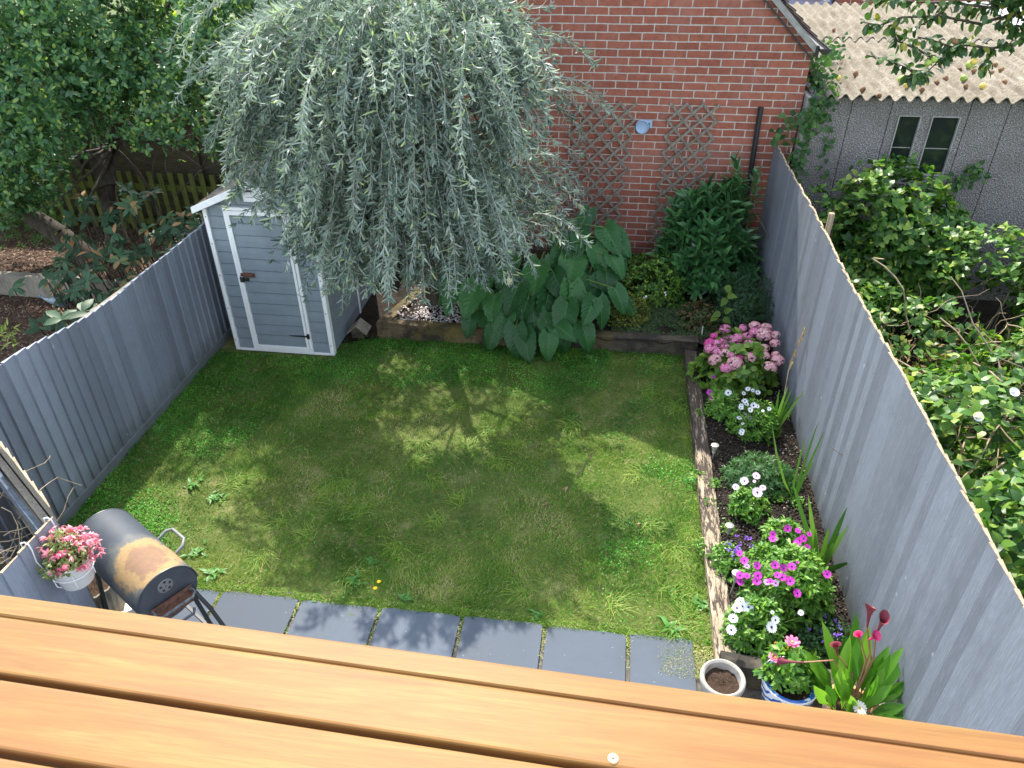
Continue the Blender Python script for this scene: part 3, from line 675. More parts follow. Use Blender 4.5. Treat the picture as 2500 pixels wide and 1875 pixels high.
mb = MB(); mb.tube([(-3.89 + .018 * math.cos(t), SY0 - .045, .955 + .025 * math.sin(t)) for t in np.linspace(0, math.pi, 9)], .004, 6); mb.box((-3.912, SY0 - .058, .905), (-3.868, SY0 - .034, .955)); mb.box((-3.855, SY0 - .05, .915), (-3.82, SY0 - .03, .95))
mb.obj('padlock', m_black, dr2, bevel=.004)
for zz in (.25, 1.4):
    mb = MB(); mb.prism([(-3.285, SY0 - .028, zz + .012), (-3.285, SY0 - .028, zz - .012), (-3.49, SY0 - .028, zz - .003), (-3.49, SY0 - .028, zz + .003)], (0, .005, 0)); mb.box((-3.285, SY0 - .03, zz - .03), (-3.255, SY0 - .016, zz + .03)); mb.obj('hinge', m_black, dr2)
mb = MB(); mb.box((-3.7, SY0 - .008, 1.8), (-3.44, SY0 + .02, 1.9))
for k in range(4): mb.prism([(-3.68, SY0 - .018, 1.806 + k * .022), (-3.68, SY0 - .006, 1.822 + k * .022), (-3.68, SY0 - .006, 1.806 + k * .022)], (.22, 0, 0))
mb.obj('vent', m_white, sh)
rf = MB()
for sx in (-1, 1):
    ex = SX1 + .07 if sx > 0 else SX0 - .07; dz = .07 * (SA - SE) / ((SX1 - SX0) / 2)
    rf.prism([(ex, SY0 - .07, SE - dz), (SM, SY0 - .07, SA), (SM, SY0 - .07, SA + .03), (ex, SY0 - .07, SE - dz + .03)], (0, SY1 - SY0 + .14, 0))
r_ = rf.obj('roof', m_shed_dark, sh)
fa = MB()
for sx in (-1, 1):
    ex = SX1 + .08 if sx > 0 else SX0 - .08; dz = .08 * (SA - SE) / ((SX1 - SX0) / 2)
    fa.prism([(ex, SY0 - .085, SE - dz - .032), (SM, SY0 - .085, SA - .032), (SM, SY0 - .085, SA + .04), (ex, SY0 - .085, SE - dz + .036)], (0, .024, 0))
fa.obj('fascia', m_white, r_, bevel=.003)
mb = MB(); mb.box((SX1 - .004, 7.2, 1.1), (SX1 + .016, 7.62, 1.62)); wn = mb.obj('window', m_white, sh, bevel=.003)
mb = MB(); mb.box((SX1 + .004, 7.235, 1.135), (SX1 + .019, 7.585, 1.585)); mb.obj('pane', m_glass, wn)
# leaf litter on the shed roof
n = 500; yy = rng.uniform(SY0 - .05, SY1, n); xx = rng.uniform(SX0 - .06, SX1, n); zz = SA + .035 - np.abs(xx - SM) * (SA - SE) / ((SX1 - SX0) / 2)
tag(leafset('leaf_litter', np.column_stack([xx, yy, zz]), rdir(n) * [1, 1, .3], (0, 0, 1), .04, .014, m_deadleaf, None, 'lance', curl=.4), kind='stuff')

# bird house beside the shed
t = thing('bird_house', 'small wooden bird house with pitched roof on the ground against the shed', 'bird house', (-2.83, 7.38, 0))
c = Vector((-2.84, 7.3, 0)); mb = MB()
mb.prism([c + Vector(q) for q in ((-.075, 0, 0), (.075, 0, 0), (.075, 0, .12), (0, 0, .185), (-.075, 0, .12))], (0, .14, 0)); mb.obj('box', m_sd, t)
mb = MB()
for s in (-1, 1): mb.prism([c + Vector(q) for q in ((s * .115, -.03, .095), (0, -.03, .2), (0, -.03, .215), (s * .122, -.03, .11))], (0, .2, 0))
mb.obj('roof', m_oldwood, t)
mb = MB(); mb.lathe([(0, 0), (.014, 0)], tuple(c + Vector((0, -.002, .1))), 12, Matrix.Rotation(R(90), 4, 'X')); mb.obj('entrance_hole', m_black, t)

# ==================================================================== GARAGE (pebbledash)
GY = 9.3; GX0 = 2.2; GX1 = 5.3
gr = thing('concrete_garage', 'pebbledash concrete garage with a corrugated roof beyond the right fence', 'garage', ((GX0 + GX1) / 2, GY, 0))
mb = MB(); joints = [GX0, 2.52 + .0, 3.08, 4.05, 4.62, GX1]
joints = [GX0, 2.72, 3.18, 4.18, 4.7, GX1]
WX = [(3.3, 3.61), (3.75, 4.05)]; WZ0, WZ1 = 1.42, 2.12
p1 = onY(2192, 290, GY); p2 = onY(2251, 282, GY); p3 = onY(2276, 284, GY); p4 = onY(2347, 284, GY); pb = onY(2298, 429, GY)
WX = [(p1[0], p2[0]), (p3[0], p4[0])]; WZ0, WZ1 = pb[2], p2[2]
def wallrect(x0, x1, z0, z1, inset=.004): mb.box((x0 + inset, GY, z0), (x1 - inset, GY + .06, z1))
JX = [float(onY(px, py, GY)[0]) for px, py in ((2084, 240), (2182, 244), (2362, 290), (2434, 358))]
cuts = sorted(set([GX0, WX[0][0], WX[0][1], WX[1][0], WX[1][1], GX1] + JX))
for a, b in zip(cuts[:-1], cuts[1:]):
    isw = any(abs(a - q[0]) < 1e-6 for q in WX); e = 0 if isw else 0
    l = .005 if a in JX else 0; r2 = .005 if b in JX else 0
    if isw: mb.box((a, GY, -.1), (b, GY + .06, WZ0)); mb.box((a, GY, WZ1), (b, GY + .06, 2.43))
    else: mb.box((a + l, GY, -.1), (b - r2, GY + .06, 2.43))
mb.box((GX0, GY + .08, -.1), (GX1, GY + .1, 2.4)) if False else None
mb.box((GX0, GY + .06, -.1), (GX0 + .07, 15, 2.45)); mb.box((GX1 - .07, GY + .06, -.1), (GX1, 15, 2.45)); mb.box((GX0 + .07, 14.93, -.1), (GX1 - .07, 15, 2.45))
mb.obj('wall', m_pebble, gr)
mb = MB()
for x in JX: mb.box((x - .006, GY + .02, -.1), (x + .006, GY + .05, 2.42))
mb.obj('joints', m_black, gr)
mb = MB(); mb.box((GX0 - .06, GY - .03, -.1), (GX0 - .002, GY + .3, 2.42)); mb.obj('corner_post', m_concrete, gr, bevel=.01)
for (x0, x1) in WX:
    mb = MB()
    for q in ((x0, x0 + .014, WZ0, WZ1), (x1 - .014, x1, WZ0, WZ1), (x0 + .014, x1 - .014, WZ0, WZ0 + .014), (x0 + .014, x1 - .014, WZ1 - .014, WZ1)): mb.box((q[0], GY - .018, q[2]), (q[1], GY + .04, q[3]))
    wn = mb.obj('window', m_concrete, gr, bevel=.003)
    mb = MB(); mb.box((x0 + .014, GY + .02, WZ0 + .014), (x1 - .014, GY + .03, WZ1 - .014)); mb.obj('pane', m_glass, wn)
    mb = MB(); zc = WZ0 + (WZ1 - WZ0) * .45; mb.box((x0 + .022, GY + .012, zc), (x1 - .022, GY + .019, zc + .008)); mb.obj('glazing_bar', m_concrete, wn)
# corrugated sheets, two overlapping courses
def roof_course(y0, y1, z0, z1, x0, x1, ph):
    pit = .1535; nx = int((x1 - x0) / (pit / 10)); xs_ = np.linspace(x0, x1, nx); ny = 8
    V = []; 
    for layer, off in ((0, 0), (1, -.011)):
        for j in range(ny):
            t_ = j / (ny - 1); y = y0 + (y1 - y0) * t_; z = z0 + (z1 - z0) * t_
            V.append(np.column_stack([xs_, np.full(nx, y) + .008 * np.sin(np.floor(xs_ / 1.08) * 9), z + .033 * np.sin((xs_ - ph) / pit * 2 * np.pi) + off]))
    V = np.vstack(V); F = []
    a = (np.arange(ny - 1)[:, None] * nx + np.arange(nx - 1)[None]).ravel()
    F.append(np.stack([a, a + 1, a + nx + 1, a + nx], 1)); b = a + nx * ny; F.append(np.stack([b, b + nx, b + nx + 1, b + 1], 1))
    e = np.arange(nx - 1); o = nx * ny
    F.append(np.stack([e, e + o, e + 1 + o, e + 1], 1)); e2 = e + nx * (ny - 1); F.append(np.stack([e2, e2 + 1, e2 + 1 + o, e2 + o], 1))
    return V, np.vstack(F)
ph = onY(2052, 236, 9.2)[0]
RY1 = 14.3
zr = lambda y: 2.46 + (y - 9.15) * .055
V1, F1 = roof_course(9.15, 12.05, zr(9.15), zr(12.05), 2.32, 5.6, ph); V2, F2 = roof_course(11.85, RY1, zr(11.85) + .02, zr(RY1) + .02, 2.05, 5.6, ph)
o = npmesh('roof', np.vstack([V1, V2]), np.vstack([F1, F2 + len(V1)]), m_roof, gr, smooth=True)
o.data.set_sharp_from_angle(angle=R(50))
# flat felt roof of the next garage
t = thing('flat_roofed_garage', 'pale flat felt garage roof beyond the corrugated one, partly behind the apple branches', 'garage', (6.9, 12, 0))
mb = MB(); mb.box((5.7, 9.6, 2.5), (9.5, 16, 2.62)); mb.obj('roof', plain('pale_roof_felt', (.34, .35, .36), .8, .3, var=.2, scale=3), t, bevel=.01)
mb = MB(); mb.box((5.76, 9.7, -.1), (9.4, 15.9, 2.5)); mb.obj('wall', m_concrete, t)

# windfall apples on the roof
def apple_mesh(name, mat, squash=1):
    mb = MB(); prof = [(0, -.030), (.014, -.036), (.026, -.030), (.036, -.012), (.0375, .006), (.032, .024), (.02, .033), (.008, .031), (0, .026)]
    mb.lathe([(r * 1, z * squash) for r, z in prof], (0, 0, 0), 16); mb.tube([(0, 0, .026), (.004, .002, .045)], .0015, 5)
    me = bpy.data.meshes.new(name); me.from_pydata(mb.v, [], mb.f); me.materials.append(mat); me.polygons.foreach_set('use_smooth', [True] * len(me.polygons)); return me
AM = {'g': apple_mesh('apple', m_apple_g), 'y': apple_mesh('apple', m_apple_y), 'b': apple_mesh('apple', m_apple_b, .8)}
def zroof(x, y): return zr(y) + (.02 if y > 11.85 else 0) + .033 * math.sin((x - ph) / .1535 * 2 * math.pi)
apples = [(2047, 179, 'y', 'yellow windfall apple on its own at the left front of the corrugated roof'), (2110, 203, 'b', 'half rotten orange windfall apple left of the hanging apple branch'), (2199, 202, 'g', 'green windfall apple just below the hanging branch tip'),
          (2212, 219, 'y', 'yellow windfall apple touching the roof edge side of the green one'), (2351, 198, 'g', 'large green windfall apple on the right half of the corrugated roof'), (2359, 207, 'b', 'rotten brown apple tucked against the large green windfall'),
          (2399, 212, 'y', 'yellow brown windfall apple right of the large green one'), (2364, 163, 'y', 'yellow windfall apple beside the small leafy sprig'), (2369, 155, 'g', 'green windfall apple behind the yellow one by the leafy sprig'),
          (2306, 199, 'b', 'rotten apple in a trough left of the large green windfall'), (2249, 226, 'b', 'rotten brown apple near the roof edge left of centre'), (2222, 201, 'y', 'small yellow apple right of the green one under the branch tip'),
          (2340, 173, 'b', 'brown rotten apple above the large green windfall'), (2316, 155, 'b', 'brown rotten apple beneath the middle of the apple branch'), (2375, 181, 'b', 'brown rotten apple in the trough behind the yellow brown one'),
          (2418, 185, 'b', 'brown rotten apple in the trough right of the leafy sprig'), (2450, 205, 'b', 'brown rotten apple nearest the right end of the roof edge'), (2287, 202, 'b', 'dark rotten apple below the apple branch near centre'),
          (2035, 77, 'b', 'lone brown apple on the far sheet of the corrugated roof'), (2425, 172, 'b', 'brown apple at the far side below the flat roof edge'), (2440, 183, 'b', 'shrivelled apple by the flat roof edge'), (2148, 225, 'b', 'tiny dark rotten apple at the left of the roof edge'), (2087, 189, 'b', 'shrivelled dark apple between the yellow and the orange windfall')]
for px, py, k, lab in apples:
    p = G(px, py, 2.52)
    for _ in range(3): p = G(px, py, zroof(p[0], p[1]) + .03)
    o = bpy.data.objects.new('windfall_apple', AM[k]); COL.objects.link(o)
    s = {'g': 1.15, 'y': 1.0, 'b': .85}[k] * random.uniform(.9, 1.1); o.scale = (s, s, s)
    o.location = (p[0], p[1], zroof(p[0], p[1]) + .03 * s); o.rotation_euler = (random.uniform(-1.6, 1.6), random.uniform(-1.6, 1.6), random.uniform(0, 6))
    tag(o, lab, 'apple', 'windfall apples on the corrugated roof')

# ==================================================================== TREES
def polyline(p0, d0, L, n, sag=0., wob=.1):
    pts = [Vector(p0)]; d = Vector(d0).normalized()
    for i in range(n):
        d = (d + Vector((random.gauss(0, wob), random.gauss(0, wob), random.gauss(0, wob) - sag))).normalized(); pts.append(pts[-1] + d * (L / n))
    return pts
# --- weeping silver-leaved pear
TC = Vector((-2.05, 7.95, 0)); TR = 1.9
tree = thing('silver_weeping_tree', 'weeping tree with narrow silver leaves in the middle of the garden', 'tree', TC)
mb = MB(); tp = [(-2.06, 8.0, .1), (-2.05, 8.0, .7), (-2.08, 7.96, 1.4), (-2.02, 7.92, 2.1), (-2.05, 7.95, 2.9)]
mb.tube(tp, [.12, .1, .09, .08, .06], 12); mb.obj('trunk', m_bark, tree, smooth=True)
limbs = []
for k in range(8):
    a = 2 * math.pi * k / 8 + random.uniform(-.1, .1); z0 = random.uniform(1.7, 3.0)
    limbs.append((polyline((-2.05, 7.95, z0), (math.cos(a), math.sin(a) * .8, .9), 1.4, 8, .12, .12), .024, .006))
stalks('limbs', limbs, m_bark, tree, 6)
def zend(x, y, f):
    z = 1.3 + max(0, -2.75 - x) * .9 + max(0, x + .75) * .35
    if y > 6.8 and x < -2.85: z = max(z, 2.08)
    if y > 7.4: z = max(z, 1.5)
    return z
SP, SD_, SU, SL_ = [], [], [], []; lines = []; SR = []
GAPS = [(np.array(q), rr_) for q, rr_ in (((.05, 5.2, 0), .34), ((-.2, 5.65, 0), .24), ((.3, 4.75, 0), .2), ((-2.0, 6.0, 0), .34), ((-1.4, 6.2, 0), .28))]      # gaps cut through the crown along sun rays to light lawn patches
def ingap(p):
    if p.z < 1.75: return False
    for q, rr_ in GAPS:
        v_ = np.array(p) - q; s_ = np.array(sd); dd_ = v_ - s_ * v_.dot(s_)
        if math.sqrt(dd_.dot(dd_)) < rr_ * (1 + .9 * noise.noise(p * 3.5)): return True
    return False
def strand(p, d, L, sag, dens=1.0):
    step = .05; n = max(3, int(L / step)); p = Vector(p); d = Vector(d).normalized(); pts = [p.copy()]
    for i in range(n):
        d = (d + Vector((random.gauss(0, .06), random.gauss(0, .06), -sag))).normalized(); p = p + d * step
        if p.z < zend(p.x, p.y, 0) + random.uniform(-.16, .16): break
        if p.y > 9.3: break
        if ingap(p): break
        pts.append(p.copy())
    if len(pts) < 3: return
    lines.append((pts[::2] + ([pts[-1]] if len(pts) % 2 == 0 else []), .0048, .002))
    out = Vector((pts[0].x - TC.x, pts[0].y - TC.y, 0)).normalized(); tone = random.random(); n0_ = len(SP)
    for i in range(len(pts) - 1):
        a, b = pts[i], pts[i + 1]; t = (b - a).normalized(); endf = i / len(pts)
        for k in range(3 if dens >= 1 else 2):
            f = random.random(); r = Vector((random.gauss(0, 1), random.gauss(0, 1), random.gauss(0, 1))); r = (r - t * r.dot(t)).normalized()
            SP.append(a.lerp(b, f)); SD_.append(t * random.uniform(.3, 1.1) + r * .9 + out * .25); SL_.append(random.uniform(.05, .095) * (1 if endf < .9 else .8))
    for k in range(5):
        r = Vector((random.gauss(0, 1), random.gauss(0, 1), random.gauss(0, .6))); SP.append(pts[-1]); SD_.append(t * .8 + r * .5); SL_.append(.05)
    SR.extend([min(.97, max(0, .75 * tone + random.gauss(.12, .1))) if random.random() < .97 else 1.0 for _ in range(len(SP) - n0_)])
for i in range(2250):
    a = random.uniform(0, 2 * math.pi)
    if math.sin(a) > .1 and random.random() < .82: a = -a       # more strands on the side seen
    fr = random.random(); rho = TR * (random.uniform(.7, 1.0) if fr < .8 else random.uniform(.2, .7))
    if random.random() < .05: rho *= 1.08
    bump_ = 1 + .2 * noise.noise(Vector((math.cos(a) * 2.3, math.sin(a) * 2.3, 3.1))) + random.uniform(-.06, .06)
    rho *= bump_; ztop = 2.35 + 1.75 * math.sqrt(max(0, 1 - (rho / (TR * 1.25)) ** 2)) + random.uniform(-.1, .12)
    z = ztop - random.random() * (2.1 if rho > TR * .68 else .7) * (1.0 if math.sin(a) < .1 else .5)
    x = TC.x + math.cos(a) * rho * (.77 if math.cos(a) > 0 else .82); y = TC.y + math.sin(a) * rho * (1.0 if math.sin(a) < 0 else .8)
    el = random.uniform(.0, .7)
    if ztop > 3.6 and z > 3.55 and random.random() < .6: continue  # unseen top and back strands thinned so sun reaches the lawn
    if math.sin(a) > .15 and random.random() < .5: continue
    strand((x - math.cos(a) * .25, y - math.sin(a) * .25, max(z, 1.3)), (math.cos(a) * .8, math.sin(a) * .8, el - .15), random.uniform(.45, 1.15), random.uniform(.07, .13))
# a few long wayward sprays seen against the wall and the dark tree
for (sx, sy, sz, dx, dy, dz, L, sg) in [(-.75, 7.2, 3.3, 1, -.3, .1, .7, .07), (-.75, 7.1, 3.0, 1, -.2, .0, .72, .05), (-3.3, 6.9, 3.75, -1, -.3, -.1, 1.0, .06), (-3.3, 6.8, 3.3, -1, -.2, .0, .75, .06), (-3.1, 6.7, 2.8, -1, -.3, .1, .8, .07), (-.8, 7.2, 3.6, 1, 0, .2, .6, .08)]:
    for _ in range(3): strand((sx + random.uniform(-.1, .1), sy + random.uniform(-.1, .1), sz + random.uniform(-.12, .12)), (dx, dy + random.uniform(-.2, .2), dz), L, sg)
m_silver = leafmat('silver_leaves', [(0, (.045, .078, .06)), (.5, (.2, .272, .225)), (.9, (.45, .52, .44)), (1, (.4, .5, .22))], .25, .5, .3, (1.0, 1.15, .75))
nS = len(SP); rr = np.array(SR)
leafset('foliage', np.array(SP), np.array(SD_), rdir(nS), np.array(SL_), .0145, m_silver, tree, [(0, .4), (.3, 1), (.6, 1), (.85, .7), (1, .15)], curl=rng.uniform(-.5, 1.2, nS), rnd=rr)
stalks('twigs', lines, m_silvertwig, tree, 3)

# --- generic clumped crown
def crown(name, parent, blobs, n, L, W, mat, shape='oval', ros=6, zmin=-9, cut=None, up=.35, curl=.2, hole=0.30, seed=1.):
    """leaves in small whorls spread through noise-broken ellipsoid shells"""
    P, D, U = [], [], []
    vol = np.array([b[3] * b[4] + b[4] * b[5] + b[3] * b[5] for b in blobs]); vol = vol / vol.sum()
    while len(P) < n:
        b = blobs[rng.choice(len(blobs), p=vol)]; d = norm(rng.normal(size=3)); r = (rng.random() ** .33) if rng.random() < .45 else rng.uniform(.82, 1.04)
        p = np.array(b[:3]) + d * r * np.array(b[3:6])
        nv = noise.noise(Vector(p * 1.1 + seed)) + .6 * noise.noise(Vector(p * 2.7 + seed))
        if nv < -hole or p[2] < zmin: continue
        p = p + d * nv * .22
        if cut is not None and cut(p): continue
        ax = norm(d * .8 + rng.normal(0, .5, 3) + [0, 0, up])
        for k in range(ros):
            q = norm(rng.normal(size=3)); q = norm(q - ax * q.dot(ax)); P.append(p + q * .01); D.append(q + ax * rng.uniform(.1, .9)); U.append(ax)
    P = np.array(P); return leafset(name, P, D, U, rng.uniform(.6, 1.1, len(P)) * L, W * rng.uniform(.8, 1.1, len(P)), mat, parent, shape, curl=curl)
m_dark = leafmat('dark_oval_leaves', [(0, (.035, .11, .045)), (.55, (.075, .19, .07)), (.85, (.15, .3, .09)), (1, (.34, .44, .1))], .3, .35, .5)
lt_ = thing('leafy_tree', 'large dark oval-leaved tree with a leaning forked trunk beyond the left fence', 'tree', (-6.95, 8.5, 0))
mb = MB()
mb.tube([(-6.8, 8.45, 0), (-6.95, 8.47, .3), (-7.25, 8.5, .62), (-7.7, 8.5, .95), (-8.2, 8.5, 1.5)], [.2, .15, .13, .11, .07], 12)
mb.tube([(-6.8, 8.5, .15), (-6.55, 8.65, .5), (-6.65, 8.85, 1.0), (-6.35, 8.95, 1.8), (-5.9, 9.0, 2.7)], [.17, .15, .11, .08, .05], 12)
mb.tube([(-6.55, 8.8, 1.2), (-6.9, 9.1, 2.1), (-7.0, 9.1, 3.2)], [.12, .08, .04], 10)
mb.obj('trunk', m_bark, lt_, smooth=True)
L_ = []
for k in range(46):
    b = random.choice([(-7.6, 8.7, 2.1), (-6.2, 9, 2.4), (-5.6, 9.1, 3.1), (-6.9, 9.1, 2.6), (-6.4, 8.9, 1.7)])
    L_.append((polyline(b, (random.gauss(0, 1), random.gauss(-.3, .8), random.gauss(.25, .5)), random.uniform(.8, 2.0), 8, .02, .16), .03, .006))
for k in range(26):        # bare twigs hanging in the hollow above the fence
    L_.append((polyline((random.uniform(-6.2, -4.4), random.uniform(8.4, 9.2), random.uniform(1.7, 2.6)), (random.gauss(0, .7), -.4, random.uniform(-.7, .2)), random.uniform(.4, .9), 6, .08, .2), .006, .002))
stalks('limbs', L_, m_bark, lt_, 5)
def cutL(p):
    if p[0] > -4.2 and p[1] < 8.9 and p[2] < 2.2: return True
    # the open hollow above the picket fence
    if -6.6 < p[0] < -4.0 and p[2] < 1.75 - .12 * (p[0] + 4.4): return rng.random() < .95
    if p[2] < 1.0: return True
    return False
blobs = [(-7.3, 7.9, 2.55, 1.5, 1.1, 1.25), (-8.4, 8.2, 2.0, 1.1, 1.0, 1.1), (-6.6, 8.3, 3.3, 1.5, 1.2, 1.1), (-5.2, 8.9, 3.2, 1.5, 1.0, .95), (-4.0, 9.3, 3.2, 1.2, .8, .9), (-8.6, 8.8, 3.6, 1.6, 1.3, 1.3), (-6.3, 9.4, 4.4, 2.2, 1.2, .8), (-3.6, 9.8, 4.2, 1.3, .8, .7), (-6.75, 7.75, 1.75, .75, .6, .55), (-5.3, 8.5, 2.5, 1.2, .7, .75), (-7.8, 7.6, 1.3, .9, .6, .5), (-8.9, 8.4, .9, .6, .5, .6)]
crown('foliage', lt_, blobs, 118000, .072, .034, m_dark, ros=6, cut=cutL, hole=.32)

# hedge mass and lit planting further away (seen through gaps)
m_lit = leafmat('sunlit_leaves', [(0, (.06, .13, .02)), (.6, (.16, .26, .04)), (1, (.36, .44, .08))], .4, .5, .3)
hd = thing('far_hedge', 'sunlit hedge glimpsed through gaps behind the dark oval-leaved tree', 'hedge', (-8, 14, 0))
crown('foliage', hd, [(-12, 14.5, 1.2, 3, 1, 1.4), (-7.5, 14.5, 1.2, 3, 1, 1.5), (-4, 15, 1.6, 2.6, 1, 1.7)], 9000, .12, .07, m_lit, ros=4, cut=lambda p: p[2] < 0)
mb = MB(); mb.box((-14.5, 14.7, 0), (-1.6, 15.2, 1.7)); mb.obj('stems', m_bark, hd)

# --- magnolia-like shrub behind the left fence
m_mag = leafmat('leathery_leaves', [(0, (.02, .055, .025)), (.7, (.05, .11, .05)), (.82, (.09, .13, .04)), (.9, (.3, .17, .07)), (1, (.3, .18, .09))], .15, .5, .3)
mg = thing('leathery_shrub', 'shrub with big leathery leaves and brown tips behind the left fence', 'shrub', (-5.6, 7.4, 0))
P, D, U, Lr = [], [], [], []; ln = []
spots = [(rng.uniform(-6.5, -4.65), rng.uniform(6.6, 8.2)) for _ in range(165)]
for x, y in spots:
    z = rng.uniform(.45, 1.25) - .25 * abs(x + 5.6) + (.25 if y > 7.4 else -.15)
    z = max(.3, z); ax = norm(np.array([rng.normal(.1, .4), rng.normal(-.5, .4), 1])); k = rng.integers(6, 10)
    ln.append(([(x + rng.normal(0, .1), y + .15, .1), (x, y + .05, z * .6), (x, y, z)], .009, .005)); rb = rng.random() * .8
    for j in range(k):
        q = norm(rng.normal(size=3)); q = norm(q - ax * q.dot(ax)); P.append([x, y, z]); D.append(q + ax * rng.uniform(.0, .5)); U.append(ax); Lr.append(np.clip(rb + rng.normal(0, .12), 0, 1) if rng.random() < .9 else .93)
leafset('foliage', P, D, U, rng.uniform(.1, .17, len(P)), rng.uniform(.045, .06, len(P)), m_mag, mg, 'oval', curl=.3, fold=.15, rnd=Lr); stalks('stems', ln, m_bark, mg, 5)
# broad leaves poking over the fence top, ferny ground plant, bright sprig, cane
pl = thing('broad_leaved_plant', 'plant with broad green leaves just behind the top of the left fence', 'plant', (-4.8, 5.9, 0))
b0 = np.array([onX(150, 780, -4.75)] * 5 + [onX(200, 760, -4.7)] * 4); 
leafset('foliage', b0, [(.2, -.5, -.6), (-.8, .2, .5), (.9, .6, .3), (.5, .9, .5), (-.5, -.6, .2), (.7, .9, .2), (.2, 1, .6), (-.4, .8, .5), (.9, .2, -.2)], (0.3, -.3, 1), [.2, .18, .22, .15, .14, .2, .17, .14, .1], .085, m_mag, pl, 'oval', curl=.35, fold=.2, rnd=[.1, .5, .2, .6, .5, .15, .3, .6, .6])
stalks('stems', [([(b0[0][0], b0[0][1], 0), tuple(b0[0])], .008, .005), ([(b0[5][0], b0[5][1], 0), tuple(b0[5])], .008, .005)], m_greenstem, pl)
sp = thing('bright_sprig', 'bright yellow green feathery sprig at the far left edge over the mulch', 'plant', (-5.2, 5.3, 0))
P, D = [], []
for k in range(34): 
    q = G(15 + random.uniform(-18, 20), 820 + random.uniform(-30, 28), .75); P.append(q); D.append((random.gauss(0, 1), random.gauss(0, .6), random.gauss(.3, .6)))
leafset('foliage', P, D, (0, -.2, 1), .085, .022, m_lit, sp, 'lance', curl=.2, rnd=rng.uniform(.5, 1, 34)); c0 = G(10, 840, .5); stalks('stems', [([(c0[0], c0[1], 0), tuple(P[0])], .006, .003), ([(c0[0], c0[1], 0), tuple(P[5])], .005, .003)], m_greenstem, sp)
fn = thing('ferny_plant', 'low green feathery plant at the left edge of the raised mulch bed', 'plant', (-8.2, 9.0, .26))
crown('foliage', fn, [(-8.45, 9.1, .35, .75, .5, .3)], 3500, .05, .014, leafmat('ferny_leaves', [(0, (.03, .09, .02)), (1, (.09, .22, .05))]), 'lance', ros=5)
cn = thing('bamboo_cane', 'thin bamboo cane standing in the mulch bed beside the leaning trunk', 'cane', (-7.1, 8.32, .2)); mb = MB(); mb.tube([(-7.1, 8.32, .2), (-6.95, 8.33, .95)], .011, 8); mb.obj('shaft', m_drytwig, cn)
cn = thing('bamboo_cane', 'short cane end showing just above the left fence top', 'cane', (-4.7, 5.4, 0)); p = onX(236, 742, -4.62); mb = MB(); mb.tube([(p[0], p[1], 0), tuple(p)], .006, 6); mb.obj('shaft', m_drytwig, cn)
# metal bird ornament by the sleeper
bd = thing('bird_ornament', 'slender blue grey metal bird ornament on the ground below the neighbour\'s sleeper wall', 'ornament', (-7.1, 7.5, 0))
q = [(100, 724, .36), (112, 731, .36), (124, 734, .37), (138, 735, .4), (150, 738, .4), (160, 744, .36), (166, 752, .28)]
mb = MB(); mb.tube([G(a, b, c) for a, b, c in q], [.006, .018, .035, .055, .055, .035, .012], 10); mb.obj('body', plain('blue_grey_metal', (.16, .22, .27), .45, .5), bd, smooth=True)
a0 = G(134, 735, .37); a1 = G(150, 738, .37); stalks('leg', [([tuple(a0), (a0[0] - .02, a0[1] - .02, 0)], .007, .006)], m_black, bd); stalks('leg', [([tuple(a1), (a1[0] + .02, a1[1], 0)], .007, .006)], m_black, bd)
h0 = G(100, 724, .36); mb = MB(); mb.tube([tuple(h0), G(97, 722, .37), G(94, 722.5, .37)], [.012, .014, .004], 8); mb.obj('beak', plain('teal_metal', (.1, .25, .33), .4, .5), bd, smooth=True)

# ==================================================================== GARDEN PLANTS
def bush(name, label, cat, c, r, n, L, W, mat, shape='oval', ros=5, up=.6, curl=.2, group=None, stems=True, droop=0, core=True, rr=None):
    """mound of leaves: c = ground centre, r = (rx, ry, h)"""
    t = thing(name, label, cat, c, group); P, D, U = [], [], []; ln = []
    sd0 = rng.random() * 50
    while len(P) < n:
        d = norm(rng.normal(size=3)); d[2] = abs(d[2]); k = 1.0 if rng.random() < .6 else rng.uniform(.5, 1)
        bp = 1 + .3 * noise.noise(Vector(d * 2.2 + sd0)) + .12 * noise.noise(Vector(d * 6 + sd0))
        p = np.array(c) + d * np.array(r) * k * bp
        ax = norm(d * np.array([1, 1, .7]) + [0, 0, up - droop] + rng.normal(0, .3, 3))
        if rng.random() < .05 and stems: ln.append(([tuple(np.array(c) + d * np.array(r) * [.15, .15, .05]), tuple(np.array(c) + d * np.array(r) * .6), tuple(p)], .004, .002))
        for j in range(ros):
            q = norm(rng.normal(size=3)); q = norm(q - ax * q.dot(ax)); P.append(p + ax * rng.uniform(-.02, .02)); D.append(q + ax * rng.uniform(.1, 1.1)); U.append(ax)
    P = np.array(P); f = leafset('foliage', P, D, U, rng.uniform(.65, 1.1, len(P)) * L, W * rng.uniform(.8, 1.1, len(P)), mat, t, shape, curl=curl, fold=.2 if L > .045 else 0)
    if ln: stalks('stems', ln, m_greenstem, t, 4)
    return t
def LM(name, a, b, c=None, **k): return leafmat(name, [(0, a), (.6, b), (1, c or tuple(x * 1.5 for x in b))], **k)
m_euo = LM('bright_green_leaves', (.03, .09, .015), (.08, .2, .025), (.28, .42, .05))
m_gold = LM('golden_box_leaves', (.06, .09, .015), (.15, .19, .03), (.38, .38, .07))
m_laurel = LM('glossy_laurel_leaves', (.028, .1, .034), (.05, .16, .05), (.095, .25, .075), trans=.14, rough=.3, spec=.6)
m_hebe = LM('dark_small_leaves', (.015, .05, .02), (.035, .1, .04))
m_pier = leafmat('red_tipped_leaves', [(0, (.03, .07, .02)), (.6, (.08, .11, .03)), (.85, (.16, .1, .04)), (1, (.28, .07, .04))])
